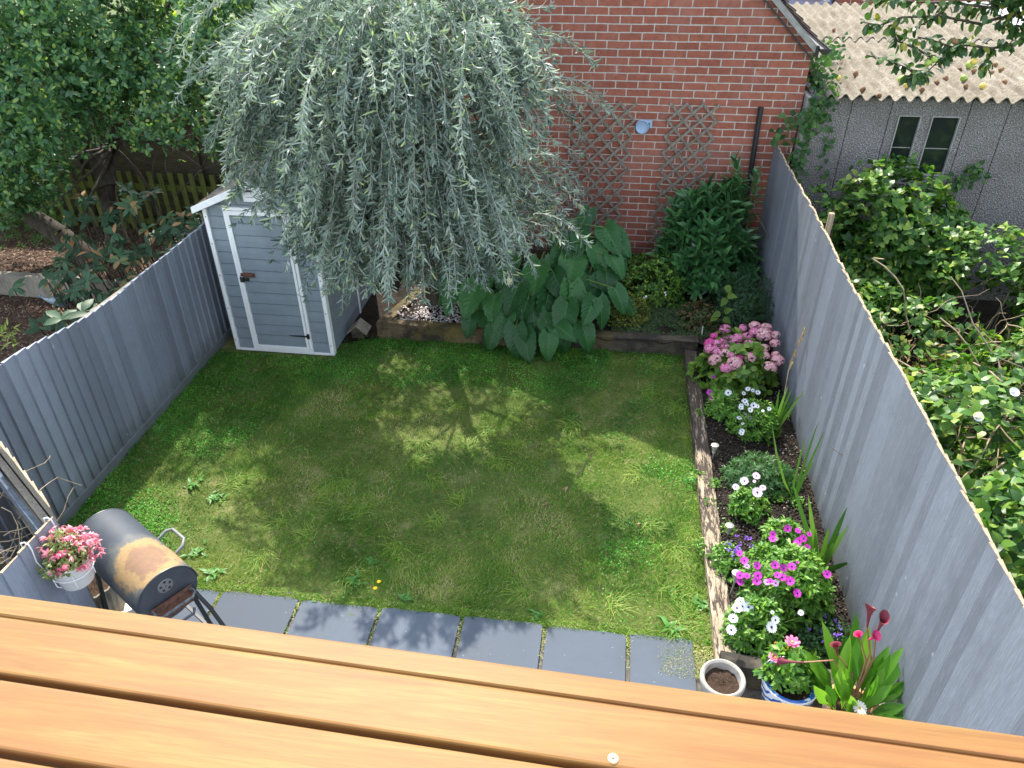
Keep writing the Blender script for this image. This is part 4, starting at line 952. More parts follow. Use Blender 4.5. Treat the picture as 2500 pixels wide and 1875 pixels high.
m_arum = LM('large_heart_leaves', (.02, .085, .022), (.034, .13, .034), (.06, .19, .05), trans=.18, rough=.42, spec=.35)
m_dais = LM('daisy_leaves', (.045, .15, .018), (.11, .28, .03), (.27, .46, .07), trans=.35)
m_hyl = LM('hydrangea_leaves', (.05, .14, .02), (.13, .26, .035), (.24, .36, .06))
m_need = LM('narrow_leaves', (.025, .09, .025), (.055, .17, .045), (.1, .24, .06))

eu = bush('euonymus_bush', 'bright green leafy shrub with tiny white flowers left of the laurel', 'shrub', (.52, 8.5, .18), (.5, .4, .5), 4200, .05, .022, m_euo)
bush('box_bush', 'small golden green box bush at the right edge of the big-leaved plant', 'shrub', (.3, 7.85, .18), (.27, .24, .3), 3800, .017, .011, m_gold, 'round', ros=4)
bush('hebe_bush', 'dark fine-leaved shrub against the right fence behind the pink hydrangea', 'shrub', (1.6, 8.0, .14), (.34, .5, .62), 9000, .03, .009, m_hebe, 'lance', ros=5, up=1.1)
bush('red_tipped_shrub', 'low shrub with red tipped leaves at the corner of the back bed', 'shrub', (1.1, 7.85, .15), (.25, .25, .3), 900, .045, .017, m_pier)
for px, py in ((1623, 713), (1626, 720), (1573, 727), (1577, 724)): 
    p = onY(px, py, 8.12); leafset('flower_head', [p] * 5, rdir(5), (0, -1, 1), .016, .012, m_white, eu, 'petal')
# ground cover on the back bed
n = 16000; X = rng.uniform(.1, 1.25, n); Y = rng.uniform(7.52, 8.35, n); kp = np.array([nz(a, b, 4, 9) > -.15 for a, b in zip(X, Y)])
tag(leafset('bed_ground_cover', np.column_stack([X, Y, .19 + rng.uniform(0, .03, n)])[kp], rdir(kp.sum()), (0, 0, 1), .013, .01, LM('grey_green_creeper', (.03, .07, .025), (.09, .15, .06)), shape='round'), kind='stuff')
# white gravel around the tree
def chips(name, x0, x1, y0, y1, z, n, s, mat, dens=None):
    X = rng.uniform(x0, x1, n); Y = rng.uniform(y0, y1, n)
    if dens: kp = np.array([rng.random() < dens(a, b) for a, b in zip(X, Y)]); X, Y = X[kp], Y[kp]; n = len(X)
    c = np.column_stack([X, Y, z + rng.uniform(0, s * .5, n)]); base = np.array([[-1, -1, -.5], [1, -1, -.6], [1, 1, -.5], [-1, 1, -.4], [-.7, -.7, .6], [.8, -.6, .5], [.6, .8, .6], [-.8, .7, .4]]) * s * .5
    V = c[:, None, :] + base[None] * rng.uniform(.5, 1.2, (n, 1, 3)) + rng.normal(0, s * .1, (n, 8, 3))
    a = rng.uniform(0, 6.28, n); ca, sa = np.cos(a)[:, None], np.sin(a)[:, None]; dx = V[..., 0] - c[:, None, 0]; dy = V[..., 1] - c[:, None, 1]
    V[..., 0] = c[:, None, 0] + dx * ca - dy * sa; V[..., 1] = c[:, None, 1] + dx * sa + dy * ca
    q = np.array([(0, 3, 2, 1), (4, 5, 6, 7), (0, 1, 5, 4), (1, 2, 6, 5), (2, 3, 7, 6), (3, 0, 4, 7)]); F = (np.arange(n)[:, None, None] * 8 + q[None]).reshape(-1, 4)
    return tag(npmesh(name, V.reshape(-1, 3), F, mat, rnd=np.repeat(rng.random(n), 6)), kind='stuff')
def rndmat(name, stops, rough=.8): 
    t = NT(name); a = t.n('ShaderNodeAttribute', attribute_name='rnd'); t.bsdf(t.ramp(a.outputs['Fac'], stops), rough, .25); return t.mat
chips('white_gravel', -2.45, -1.3, 7.5, 8.7, .195, 2600, .02, rndmat('white_stone_chips', [(0, (.3, .25, .24)), (1, (.72, .66, .66))]), lambda x, y: .25 + .9 * (nz(x, y, 3, 5) > -.05) * (y < 8.25))
m_crumb = rndmat('soil_crumbs', [(0, (.014, .011, .009)), (.85, (.05, .04, .03)), (.95, (.14, .12, .09)), (1, (.4, .37, .32))])
chips('soil_crumbs', 1.06, 1.9, 3.4, 7.5, .095, 9000, .014, m_crumb); chips('back_soil_crumbs', -1.2, 1.9, 7.52, 9.3, .18, 5000, .014, m_crumb); 
m_chip = rndmat('bark_chips', [(0, (.04, .022, .016)), (.7, (.13, .075, .05)), (1, (.36, .27, .17))])
def bark(name, x0, x1, y0, y1, z, n): 
    return tag(leafset(name, np.column_stack([rng.uniform(x0, x1, n), rng.uniform(y0, y1, n), np.full(n, z)]), rdir(n) * [1, 1, .35], (0, 0, 1), .05, .012, m_chip, shape='blade', curl=.2), kind='stuff')
bark('bark_chippings', -8.6, -4.5, 4.6, 7.8, .02, 14000); bark('bark_chippings', -9, -4.6, 7.95, 9.55, .28, 9000)

# big heart-leaved plant
ar = thing('heart_leaved_plant', 'mound of large dark green heart-shaped leaves spilling over the back sleeper', 'plant', (-.85, 7.8, .18))
LF = [(1130, 690, 60), (1175, 700, 90), (1250, 660, 85), (1320, 690, 120), (1400, 680, 120), (1395, 740, 110), (1450, 640, 90), (1475, 600, 100), (1420, 600, 80), (1440, 720, 100), (1480, 700, 90), (1340, 760, 110), (1265, 740, 100), (1300, 800, 110), (1385, 790, 110),
      (1330, 820, 90), (1235, 800, 100), (1210, 760, 90), (1120, 740, 100), (1165, 745, 110), (1200, 690, 70), (1490, 660, 80), (1500, 740, 80), (1460, 770, 90), (1260, 840, 100), (1290, 770, 90), (1350, 710, 100), (1150, 800, 70), (1430, 560, 70), (1400, 620, 90), (1370, 650, 90), (1500, 620, 80), (1290, 720, 100), (1180, 650, 70), (1240, 700, 90), (1100, 700, 60), (1340, 850, 80), (1420, 830, 90), (1210, 830, 80)]
P, D, U, LL, ln = [], [], [], [], []
for px, py, s in LF:
    f = (py - 560) / 290; yy = 8.35 - 1.15 * f + random.uniform(-.08, .08); q = onY(px, py - s * .45, yy); q[2] = max(q[2], .3)
    P.append(q); dx = np.clip((px - 1310) / 260, -1, 1); D.append((dx * .6 + random.gauss(0, .3), -.75, -.5 - .35 * f + random.gauss(0, .2))); U.append((dx * .35 + random.gauss(0, .28), -.45, .85)); LL.append(s / 100 * .36 + .02)
    b = (-.85 + .5 * dx + random.gauss(0, .1), 7.85 + random.gauss(0, .1), .18); ln.append(([b, ((b[0] + q[0]) / 2, (b[1] + q[1]) / 2 + .05, q[2] + .05), tuple(q)], .012, .008))
LL = np.array(LL); HEART = [(-.2, .35), (-.12, .75), (.05, 1), (.25, 1.0), (.45, .82), (.65, .55), (.85, .25), (1, .03)]
def bigleaves(name, P, D, U, L, W, mat, par):
    # heart-shaped blades with a sunken midrib, rippled side veins, wavy margins and a backward notch at the stalk
    nr, nc = 26, 13; V, F, rr_, ribs = [], [], [], []
    for i, (p, d, u) in enumerate(zip(P, D, U)):
        t = norm(d); nn = np.array(u, float); nn = norm(nn - nn.dot(t) * t); s = np.cross(t, nn); l, w = L[i], W[i]; bend = random.uniform(.18, .5); tw = random.uniform(-.25, .25); ph0 = random.uniform(0, 6); b0 = len(V); rl = []
        for a in range(nr):
            f = a / (nr - 1); wid = math.sin(min(1, f * 1.9 + .32) * math.pi / 2) * (1 - f ** 2.1) ** .8
            for c_ in range(nc):
                v = (c_ / (nc - 1)) * 2 - 1; tt = f - .2 * abs(v) ** 1.5 * (1 - f) ** 3 * (1 if f < .6 else 0)
                h = .16 * abs(v) * wid * w - bend * l * f * f + tw * v * w * f * .5
                h += .02 * l / .4 * math.sin((f * 1.15 + abs(v) * -.42) * 40) * min(1, abs(v) * 3) * (1 - abs(v) * .4)
                h += .035 * w * math.sin(f * 9 + ph0 + (3 if v > 0 else 0)) * abs(v) ** 2
                q = p + t * l * tt + s * v * wid * w * .5 + nn * h; V.append(q)
                if c_ == nc // 2 and a < nr - 2: rl.append(tuple(q + nn * .002))
        for a in range(nr - 1):
            for c_ in range(nc - 1): k = b0 + a * nc + c_; F.append((k, k + 1, k + nc + 1, k + nc)); rr_.append(np.clip(.45 + .45 * math.sin(i * 12.9898), 0, 1))
        ribs.append((rl, .0045 * l / .4, .0015))
    npmesh(name, np.array(V), np.array(F), mat, par, np.array(rr_), smooth=True); stalks('midribs', ribs, m_rib, par, 4)
m_rib = plain('pale_green_midrib', (.09, .2, .06), .5, .3)
bigleaves('foliage', P, D, U, LL, LL * .8, m_arum, ar)
P2 = np.array(P) + rng.normal(0, .1, (len(P), 3)) + [0, .1, -.08]; P2[:, 2] = np.maximum(P2[:, 2], .3); bigleaves('lower_leaves', P2, np.array(D) + rng.normal(0, .35, (len(P), 3)), U, LL * .95, LL * .75, m_arum, ar)
stalks('stems', ln, m_greenstem, ar, 6)
p = G(1243, 672, .85); sp = thing('spadix_flower', 'pale cream flower spike with a lime green tip among the heart-shaped leaves', 'flower', p)
leafset('petal', [p, p, p], [(0, -.3, -1), (.2, -.3, -.8), (0, -.2, 1)], (0, -1, .4), [.14, .12, .08], .05, plain('cream_petal', (.62, .62, .4), .6, .3), sp, 'oval', curl=.2)

# laurel
la = thing('laurel_shrub', 'glossy dark laurel shrub in the back corner beside the black pole', 'shrub', (1.3, 8.95, .18)); P, D, U = [], [], []; ln = []
for k in range(250):
    d = norm(rng.normal(size=3)); d[2] = abs(d[2]) * 1.0
    if d[1] > .55: continue
    bp = 1 + .25 * noise.noise(Vector(d * 2.5 + 9)); q = np.array([1.22, 8.9, .35]) + d * np.array([.62, .5, 1.12]) * bp * (1 if rng.random() < .7 else .7)
    q[0] = min(q[0], 1.84)
    ax = norm(d * .7 + [0, -.1, .55] + rng.normal(0, .25, 3)); Ls = rng.uniform(.18, .34); ln.append(([tuple(q - ax * Ls), tuple(q - ax * Ls * .5), tuple(q)], .006, .003))
    for j in range(13):
        f = j / 12; a = j * 2.4; s = norm(np.cross(ax, [math.cos(a), math.sin(a), .3])); P.append(q - ax * Ls * (1 - f)); D.append(s * (1.1 - .5 * f) + ax * (.35 + .9 * f)); U.append(ax)
leafset('foliage', P, D, U, rng.uniform(.12, .18, len(P)), rng.uniform(.042, .054, len(P)), m_laurel, la, [(0, .3), (.3, .95), (.65, .95), (1, .1)], curl=.25, fold=.22)
for (px, py) in ((1795, 395), (1810, 455), (1845, 430), (1720, 500), (1740, 520)):
    q = onY(px, py, 8.85); ax = norm(np.array([rng.normal(0, .12), 0, 1])); n = 22; f = np.linspace(0, 1, n); a = np.arange(n) * 2.4
    S = np.stack([np.cos(a), np.sin(a), np.zeros(n)], 1); Ls = .34
    leafset('shoot_leaves', q - ax * (Ls * (1 - f))[:, None], S * (1.1 - .6 * f)[:, None] + ax * (.4 + f)[:, None], ax, .15, .045, m_laurel, la, [(0, .3), (.3, .95), (.65, .95), (1, .1)], curl=.25, fold=.22); ln.append(([(q[0], q[1], .5), tuple(q)], .01, .004))
stalks('stems', ln, m_greenstem, la, 5)
mb = MB(); [mb.tube([(1.25 + random.uniform(-.05, .05), 8.95, .15), (1.25 + random.uniform(-.5, .5), 8.85, 1.1)], [.03, .012], 8) for _ in range(9)]; mb.obj('trunk', m_bark, la)

# bindweed climbing over the hebe
bw = thing('bindweed', 'light green bindweed leaves climbing the dark fine-leaved shrub', 'plant', (1.4, 7.7, .3))
P = [onY(px, py, 7.6) for px, py in ((1776, 700), (1780, 722), (1771, 732), (1755, 765), (1772, 760), (1748, 772), (1770, 778))]
leafset('foliage', P, [(.3, -.6, -.6), (.7, -.3, .1), (-.5, -.5, -.7), (-.8, -.2, -.4), (.5, -.4, .5), (-.6, -.4, -.5), (.6, -.4, -.3)], (0, -.7, .7), .09, .075, m_lit, bw, HEART, curl=.2, fold=.12, rnd=[.35, .5, .3, .3, .45, .4, .3])
stalks('stems', [([tuple(P[3]), tuple(P[4]), tuple(P[2]), tuple(P[0])], .003, .002)], m_greenstem, bw)

# --- hydrangea
hy = bush('hydrangea', 'pink mophead hydrangea in the border against the right fence', 'shrub', (1.44, 6.85, .1), (.34, .34, .44), 1500, .1, .06, m_hyl, 'oval', ros=5, up=.5, curl=.3)
def floret_head(name, r, mat, n=110, seed=0):
    g = np.random.default_rng(seed); d = norm(g.normal(size=(n, 3))); d[:, 2] = np.where(d[:, 2] < -.35, -d[:, 2], d[:, 2]); P, D, U = [], [], []
    for q in d:
        a = norm(np.cross(q, [.3, .5, .8])); b = np.cross(q, a); ph_ = g.uniform(0, 6)
        for k in range(4): P.append(q * r * [1, 1, .8]); D.append(a * math.cos(ph_ + k * math.pi / 2) + b * math.sin(ph_ + k * math.pi / 2) + q * .25); U.append(q)
    o = leafset(name, P, D, U, r * .24, r * .22, mat, None, 'petal', curl=.1, rnd=g.random(len(P)), smooth=False); return o
def petalmat(name, stops, trans=.25): return leafmat(name, stops, trans, .6, .2, (1.1, 1.0, 1.05))
m_hp = [petalmat('pink_florets', [(0, (.55, .11, .3)), (.6, (.72, .24, .45)), (1, (.82, .5, .6))]), petalmat('pale_pink_florets', [(0, (.55, .2, .32)), (.6, (.74, .4, .46)), (1, (.82, .68, .58))]), petalmat('deep_pink_florets', [(0, (.6, .06, .28)), (1, (.75, .16, .42))])]
heads = [floret_head('flower_head', .075, m_hp[i], seed=i) for i in range(3)]
HH = [(1770, 804, 0, 1), (1743, 820, 2, .75), (1814, 800, 0, .7), (1843, 795, 1, 1.05), (1871, 799, 1, 1), (1865, 816, 1, 1.5), (1843, 810, 0, 1), (1892, 818, 1, .9), (1892, 838, 1, .9), (1732, 838, 2, 1), (1735, 850, 0, 1.15), (1750, 837, 0, .8), (1768, 832, 0, .8), (1790, 830, 0, 1), (1803, 825, 0, 1), (1778, 826, 0, .9), (1824, 822, 0, 1), (1829, 839, 0, 1), (1752, 858, 0, .9), (1770, 847, 0, .8), (1803, 847, 0, .8), (1770, 863, 1, 1.1), (1788, 868, 0, .8), (1745, 878, 1, 1.15), (1805, 873, 2, .75), (1795, 887, 1, 1.4), (1772, 898, 0, 1), (1833, 873, 1, 1.1), (1844, 864, 0, .8), (1862, 852, 1, 1.15), (1866, 869, 1, 1), (1880, 896, 1, 1.2), (1899, 879, 1, 1.1), (1893, 865, 1, .7)]
for px, py, k, s in HH:
    f = (py - 795) / 105; p = onY(px, py, 7.15 - .62 * f)
    o = heads[k].copy(); COL.objects.link(o); o.parent = hy; WL[o.name] = WL[hy.name]; o.location = Vector(p) - WL[hy.name]; o.scale = (s * .78, s * .78, s * .66); o.rotation_euler = (random.uniform(-.3, .5), random.uniform(-.3, .3), random.uniform(0, 6)); o.name = 'flower_head'
for h in heads: bpy.data.objects.remove(h)

# --- daisies
def daisy_mesh(petal, centre, n=16, r=.03, cup=.12):
    a = np.linspace(0, 2 * np.pi, n + 1)[:-1]; k = len(a)
    o = leafset('flower', np.stack([np.cos(a) * .005, np.sin(a) * .005, np.zeros(k)], 1), np.stack([np.cos(a), np.sin(a), np.full(k, cup)], 1), (0, 0, 1), r * rng.uniform(.9, 1.06, k), r * .33, petal, None, [(0, .35), (.6, 1), (.92, .8), (1, .3)], smooth=False, rnd=rng.random(k))
    me = o.data; nb = len(me.polygons); bm_ = MB(); bm_.lathe([(0, .006), (.004, .0055), (.0068, .003), (.007, 0)], (0, 0, 0), 10); V = [tuple(v.co) for v in me.vertices]; F = [tuple(p.vertices) for p in me.polygons]
    rv = [x.value for x in me.attributes['rnd'].data]; m2 = bpy.data.meshes.new('flower'); m2.from_pydata(V + bm_.v, [], F + [tuple(i + len(V) for i in f) for f in bm_.f])
    m2.materials.append(petal); m2.materials.append(centre); m2.polygons.foreach_set('material_index', [0] * nb + [1] * len(bm_.f)); at = m2.attributes.new('rnd', 'FLOAT', 'FACE'); at.data.foreach_set('value', rv + [.5] * len(bm_.f))
    bpy.data.objects.remove(o); return m2
m_ctr = plain('dark_flower_centre', (.03, .02, .09), .6, .3); m_yctr = plain('yellow_flower_centre', (.6, .4, .05), .7, .2)
DM = dict(purple=daisy_mesh(petalmat('magenta_petals', [(0, (.42, .02, .36)), (1, (.62, .07, .52))]), m_ctr, r=.026), lilac=daisy_mesh(petalmat('lilac_petals', [(0, (.5, .25, .65)), (1, (.68, .42, .8))]), m_ctr, r=.026),
          white=daisy_mesh(petalmat('white_petals', [(0, (.72, .76, .85)), (1, (.85, .87, .9))], .2), m_ctr, r=.027), small=daisy_mesh(petalmat('small_white_petals', [(0, (.7, .76, .85)), (1, (.85, .87, .9))], .2), m_ctr, 12, .022),
          blush=daisy_mesh(petalmat('blush_petals', [(0, (.68, .45, .66)), (1, (.85, .72, .84))], .2), m_ctr, 18, .032, .1), cream=daisy_mesh(petalmat('cream_petals', [(0, (.78, .74, .62)), (1, (.88, .85, .76))], .2), m_yctr, 15, .034))
def put_flowers(t, kind, pts, z, s=1.0, stem=True, tilt=.45):
    ln = []
    for q in pts:
        px, py = q[:2]; ss = q[2] if len(q) > 2 else 1; p = G(px, py, z(px, py) if callable(z) else z)
        o = bpy.data.objects.new('flower', DM[kind]); COL.objects.link(o); o.parent = t; WL[o.name] = WL[t.name]; o.location = Vector(p) - WL[t.name]; o.scale = (s * ss,) * 3
        o.rotation_euler = (tilt * random.uniform(.4, 1.5), random.uniform(-.3, .3), random.uniform(0, 6)) if tilt else (0, 0, 0)
        o.rotation_mode = 'ZYX'
        c = WL[t.name]; ln.append(([(p[0] + (c[0] - p[0]) * .35, p[1] + (c[1] - p[1]) * .35, p[2] - .13), (p[0] + .004, p[1], p[2] - .05), tuple(p)], .0018, .0015))
    if stem: stalks('flower_stems', ln, m_greenstem, t, 4)
# px points in the photograph for every flower head
def cr(l, x0, y0, s): return [(x0 + a * s, y0 + b * s) + tuple(r) for a, b, *r in l]
# large purple clump
pu = bush('purple_daisy', 'large daisy bush full of purple flowers at the sunny near end of the border', 'flower', (1.45, 3.92, .1), (.31, .3, .42), 5000, .052, .018, m_dais, 'oval', ros=6, up=.8)
Z = .2260
put_flowers(pu, 'purple', cr([(1207, 620), (1318, 645, .8), (1440, 682, .7), (1047, 680, .85), (1047, 732), (1377, 727), (1330, 752, .9), (1305, 787), (1419, 826, .85), (690, 890, .8), (740, 967), (877, 1020), (1072, 1013), (1163, 1047), (1252, 1030), (690, 1127), (767, 1132, .8), (885, 1127), (875, 1190), (692, 1197, .9), (1097, 1123, .85), (1150, 1147), (1233, 1187, 1.1), (1020, 1190, .7), (1633, 1113), (1310, 1318), (1315, 985, .4)], 1650, 1150, Z), lambda x, y: .58 - max(0, y - 1400) * .0016 if y > 1340 else .46)
put_flowers(pu, 'lilac', cr([(768, 1027, .75), (985, 1200, .8), (1077, 1210, .8)], 1650, 1150, Z), .5)
# white daisies in front
wd = bush('white_daisy', 'white daisy bush at the near end of the border beside the sleeper corner', 'flower', (1.18, 3.54, .1), (.18, .17, .3), 2000, .052, .018, m_dais, 'oval', ros=6, up=.8)
put_flowers(wd, 'white', cr([(700, 1415, 1.1), (660, 1480, 1.1), (715, 1465, 1.1), (785, 1470, 1.15), (618, 1593, 1.05), (1075, 1608, .9), (1350, 1530, .65), (1042, 1525, .45)], 1650, 1150, Z) + cr([(155, 388, 1.1), (590, 358, 1.25)], 1750, 1450, Z), .42)
bh_ = bush('leafy_bush', 'flowerless bright green leafy clump between the pink and the purple daisies', 'plant', (1.53, 4.48, .1), (.18, .13, .19), 800, .055, .02, m_dais, 'lance', ros=7, up=1)
pk = bush('blush_daisy', 'small daisy clump with five pale pink flowers in the middle of the border', 'flower', (1.31, 4.83, .1), (.15, .14, .18), 800, .05, .018, m_dais, 'oval', ros=6, up=.8)
put_flowers(pk, 'blush', cr([(868, 52, .95), (740, 107, 1), (647, 172, .8), (940, 180, .75), (880, 230, 1.2), (848, 110, .4)], 1650, 1150, Z), .36)
nd = bush('narrow_leaved_plant', 'low dark green narrow-leaved mound in the middle of the border', 'plant', (1.46, 5.22, .1), (.3, .22, .2), 4000, .05, .007, m_need, 'lance', ros=9, up=.8)
W4 = .4069
ws = bush('small_white_daisy', 'daisy bush with many small white flowers beside the spiky leaves by the fence', 'flower', (1.5, 5.95, .1), (.21, .2, .3), 2600, .042, .012, m_dais, 'oval', ros=6, up=.9)
put_flowers(ws, 'small', cr([(437, 882, 1.3), (555, 860), (615, 880), (585, 868, .8), (530, 885, .8), (537, 932, 1.2), (545, 948, 1.1), (515, 960, .9), (513, 973), (589, 958, 1.2), (612, 963, .8), (570, 985), (505, 1033), (565, 1033), (537, 1008, .8), (520, 1112), (516, 1125, .9), (683, 978, .8), (645, 990, .6), (524, 1068, .6)], 1600, 600, W4), lambda x, y: .44 if y < 1010 else .3)
p1_ = bush('magenta_daisy', 'daisy clump with three magenta flowers against the dark sleeper in front of the hydrangea', 'flower', (1.22, 6.2, .1), (.13, .17, .26), 1200, .05, .017, m_dais, 'oval', ros=6, up=.9)
put_flowers(p1_, 'purple', cr([(350, 787, .75), (328, 880, 1.15), (341, 918, 1)], 1600, 600, W4), .3)
m_pur = petalmat('violet_petals', [(0, (.16, .07, .5)), (1, (.32, .14, .68))])
cp = bush('campanula', 'small violet-flowered plant between the sleeper and the purple daisies', 'flower', (1.08, 4.2, .1), (.13, .17, .15), 1100, .024, .016, m_dais, 'round', ros=4)
P = [G(x, y, .27) for x, y in cr([(640, 850), (660, 830), (690, 850), (665, 870), (650, 865), (700, 870), (660, 700), (800, 740), (760, 720), (585, 775), (540, 790), (700, 790), (805, 790), (675, 840), (620, 930), (580, 855)], 1650, 1150, Z)]; [leafset('flower', np.array([q] * 9) + rng.normal(0, .009, (9, 3)), rdir(9), (0, 0, 1), .014, .01, m_pur, cp, 'petal') for q in P]
vi = bush('violet_plant', 'low dark-leaved plant with tiny violet flowers between the daisies and the right fence', 'flower', (1.67, 3.62, .09), (.2, .2, .1), 1800, .022, .016, LM('dark_round_leaves', (.02, .06, .02), (.05, .13, .04)), 'round', ros=4)
P = [G(x, y, .2) for x, y in cr([(1070, 220), (1165, 240), (1280, 290), (1320, 340), (1330, 370), (1135, 400), (1205, 440), (1195, 465), (1290, 445), (1310, 455), (1340, 440), (1160, 515), (1000, 385), (1275, 440)], 1750, 1450, Z)]; [leafset('flower', np.array([q] * 7) + rng.normal(0, .006, (7, 3)), rdir(7), (0, 0, 1), .013, .009, m_pur, vi, 'petal') for q in P]
# small seedlings in the soil
for (px, py), lab in (((1700, 1160), 'low round-leaved seedling'), ((1705, 985), 'low creeping plant')): pass
n = 900; cc = np.array([G(x, y, .11) for x, y in ((1712, 1010), (1735, 1005), (1700, 1155), (1745, 1180), (1730, 1230), (1900, 1215), (1710, 1330), (1735, 1350), (1775, 1290), (1920, 1010), (1700, 930), (1705, 880), (1945, 1225), (1990, 1590), (1985, 1575))])
P = cc[rng.integers(0, len(cc), n)] + rng.normal(0, .035, (n, 3)) * [1, 1, .2]; tag(leafset('bed_seedlings', P, rdir(n) + [0, 0, .3], (0, 0, 1), .026, .016, m_dais, shape='round'), kind='stuff')

# --- sword-leaved plants
def sword(label, base, blades, W=.03, extra=None):
    t = thing('sword_leaved_plant', label, 'plant', base, 'sword-leaved plants along the right fence'); n = len(blades)
    B = np.array([np.array(base) + [random.uniform(-.02, .02), random.uniform(-.02, .02), 0] for _ in blades]); L = [b[3] for b in blades]
    leafset('foliage', B, [b[:3] for b in blades], (-.6, -.7, .3), L, W, m_sword, t, [(0, .6), (.3, 1), (.7, .8), (.9, .4), (1, .03)], curl=[b[4] if len(b) > 4 else .08 for b in blades], fold=.12); return t
m_sword = LM('sword_leaves', (.04, .12, .02), (.09, .22, .04), (.2, .36, .07), trans=.4)
gb = G(1890, 1055, .1); g1 = sword('sword-leaved plant with a dry brown flower spike beside the hydrangea', gb, [(0, -.1, 1, .55), (.1, 0, 1, .5), (-.12, 0, 1, .48), (.25, .1, 1, .45), (.35, .1, 1, .5), (-.35, -.1, 1, .4)])
q = [(gb[0], gb[1], .1), (gb[0] + .03, gb[1] + .05, .45), onX(1925, 905, gb[0] + .08), onX(1940, 850, gb[0] + .12), onX(1965, 805, gb[0] + .17)]
stalks('dry_stalk', [(q, .005, .003)], m_drytwig, g1, 5); k = 40; f = rng.uniform(0, 1, k); pa, pb = np.array(q[2]), np.array(q[4]); P = pa + (pb - pa) * f[:, None]
leafset('seed_husks', P, rdir(k) + norm(pb - pa) * 1.6, (0, -1, 0), .035, .012, leafmat('dry_husks', [(0, (.25, .15, .07)), (1, (.5, .4, .24))]), g1, 'lance', curl=.2)
sword('tall thin sword-leaved plant by the fence with one leaf bent left', G(1938, 1215, .1), [(0, .0, 1, .78), (.08, 0, 1, .72), (-.04, .05, 1, .6), (-.75, -.1, 1.1, .62, .5), (.2, .05, 1, .4), (-.1, -.4, 1, .35)], .022)
sword('bright broad sword-leaved plant against the right fence behind the purple daisies', G(2000, 1395, .1), [(-.1, 0, 1, .42), (.03, .02, 1, .55), (.15, -.02, 1, .5), (-.35, .2, 1.0, .66), (.0, -.1, 1, .34), (.2, .1, 1, .38), (-.25, 0, 1, .4), (-.5, .4, 1, .75), (.4, -.3, .7, .3), (.08, .1, 1, .6)], .042)

# --- solar lights
def solar(label, px, py, h, lean=(0, 0)):
    t = thing('solar_light', label, 'garden light', G(px, py, h) * [1, 1, 0], 'solar stake lights in the border'); p = G(px, py, h); b = (p[0] + lean[0], p[1] + lean[1], .05)
    mb = MB(); mb.tube([b, (p[0], p[1], p[2] - .09)], .007, 8); mb.obj('stake', m_steel, t, smooth=True)
    mb = MB(); mb.lathe([(0, -.1), (.012, -.095), (.018, -.075), (.012, -.06), (.024, -.045), (.03, -.02), (.031, -.004)], tuple(p), 16); mb.obj('lens', m_lens, t, smooth=True)
    mb = MB(); mb.lathe([(.031, -.004), (.034, -.004), (.034, .004), (.026, .006), (0, .006)], tuple(p), 20); mb.obj('cap', m_steel, t, smooth=True)
    mb = MB(); mb.box((p[0] - .013, p[1] - .013, p[2] + .006), (p[0] + .013, p[1] + .013, p[2] + .0085)); mb.obj('solar_cell', m_concrete, t)
m_steel = plain('brushed_steel', (.28, .29, .27), .35, .5, .6, .1); m_lens = plain('frosted_lens', (.3, .3, .26), .2, .5, var=.1)
solar('small solar light beside the narrow-leaved mound', 1746, 1087, .26); solar('solar light beside the leafy clump, behind the violet flowers', 1782, 1283, .22); solar('solar light half hidden by the left purple daisies', 1799, 1399, .33, (-.02, -.02)); solar('solar light among the white daisies at the near end of the border', 1823, 1526, .3, (-.03, -.03))
t = thing('garden_marker', 'thin white plant marker at the corner of the side border', 'marker', G(1710, 835, .12)); a = G(1710, 838, .1); b = G(1716, 797, .3); mb = MB(); mb.tube([tuple(a), tuple(b)], .005, 6); mb.obj('stick', m_white, t)

# ==================================================================== POTS
def pot_shell(t, c, R1, R0, h, th, mat, name='pot'):
    mb = MB(); mb.lathe([(0, .012), (R0, .012), (R0 + .01, .03), (R1 * .97, h * .75), (R1, h - .03), (R1, h), (R1 - .01, h + .006), (R1 - th + .008, h + .006), (R1 - th, h - .004), (R1 - th - .012, h * .5), (0, h * .5)], c, 48); return mb.obj(name, mat, t, smooth=True)
def soil_disc(t, c, r, z):
    mb = MB(); n = 10; vs = [(c[0], c[1], z + .01)]; fs = []
    for i in range(1, 7):
        for k in range(28): a = 2 * math.pi * k / 28; rr_ = r * i / 6; vs.append((c[0] + rr_ * math.cos(a), c[1] + rr_ * math.sin(a), z + random.uniform(-.008, .01)))
    fs = [(0, 1 + k, 1 + (k + 1) % 28) for k in range(28)] + [(1 + (i - 1) * 28 + k, 1 + i * 28 + k, 1 + i * 28 + (k + 1) % 28, 1 + (i - 1) * 28 + (k + 1) % 28) for i in range(1, 6) for k in range(28)]
    mb.add(vs, fs); return mb.obj('soil', m_potsoil, t, smooth=2)
m_potsoil = ground_mat('potting_soil', [(.3, (.035, .022, .015)), (.7, (.1, .065, .045))], 14, 90, 1, (.3, .26, .2))
c = (.905, 3.02, .0); t = thing('stone_pot', 'empty pale stone plant pot with bare soil at the end of the paving', 'pot', c); H_ = .33
mb = MB(); mb.lathe([(r__ * .9, z__) for r__, z__ in [(0, .01), (.105, .01), (.12, .03), (.138, .24), (.15, .27), (.157, .3), (.157, .322), (.15, .332), (.14, .335), (.127, .325), (.122, .29), (.115, .26), (0, .26)]], c, 48); mb.obj('pot', plain('pale_stone', (.37, .35, .31), .8, .25, var=.22, scale=22, bump=.3), t, smooth=True); soil_disc(t, c, .108, .275)
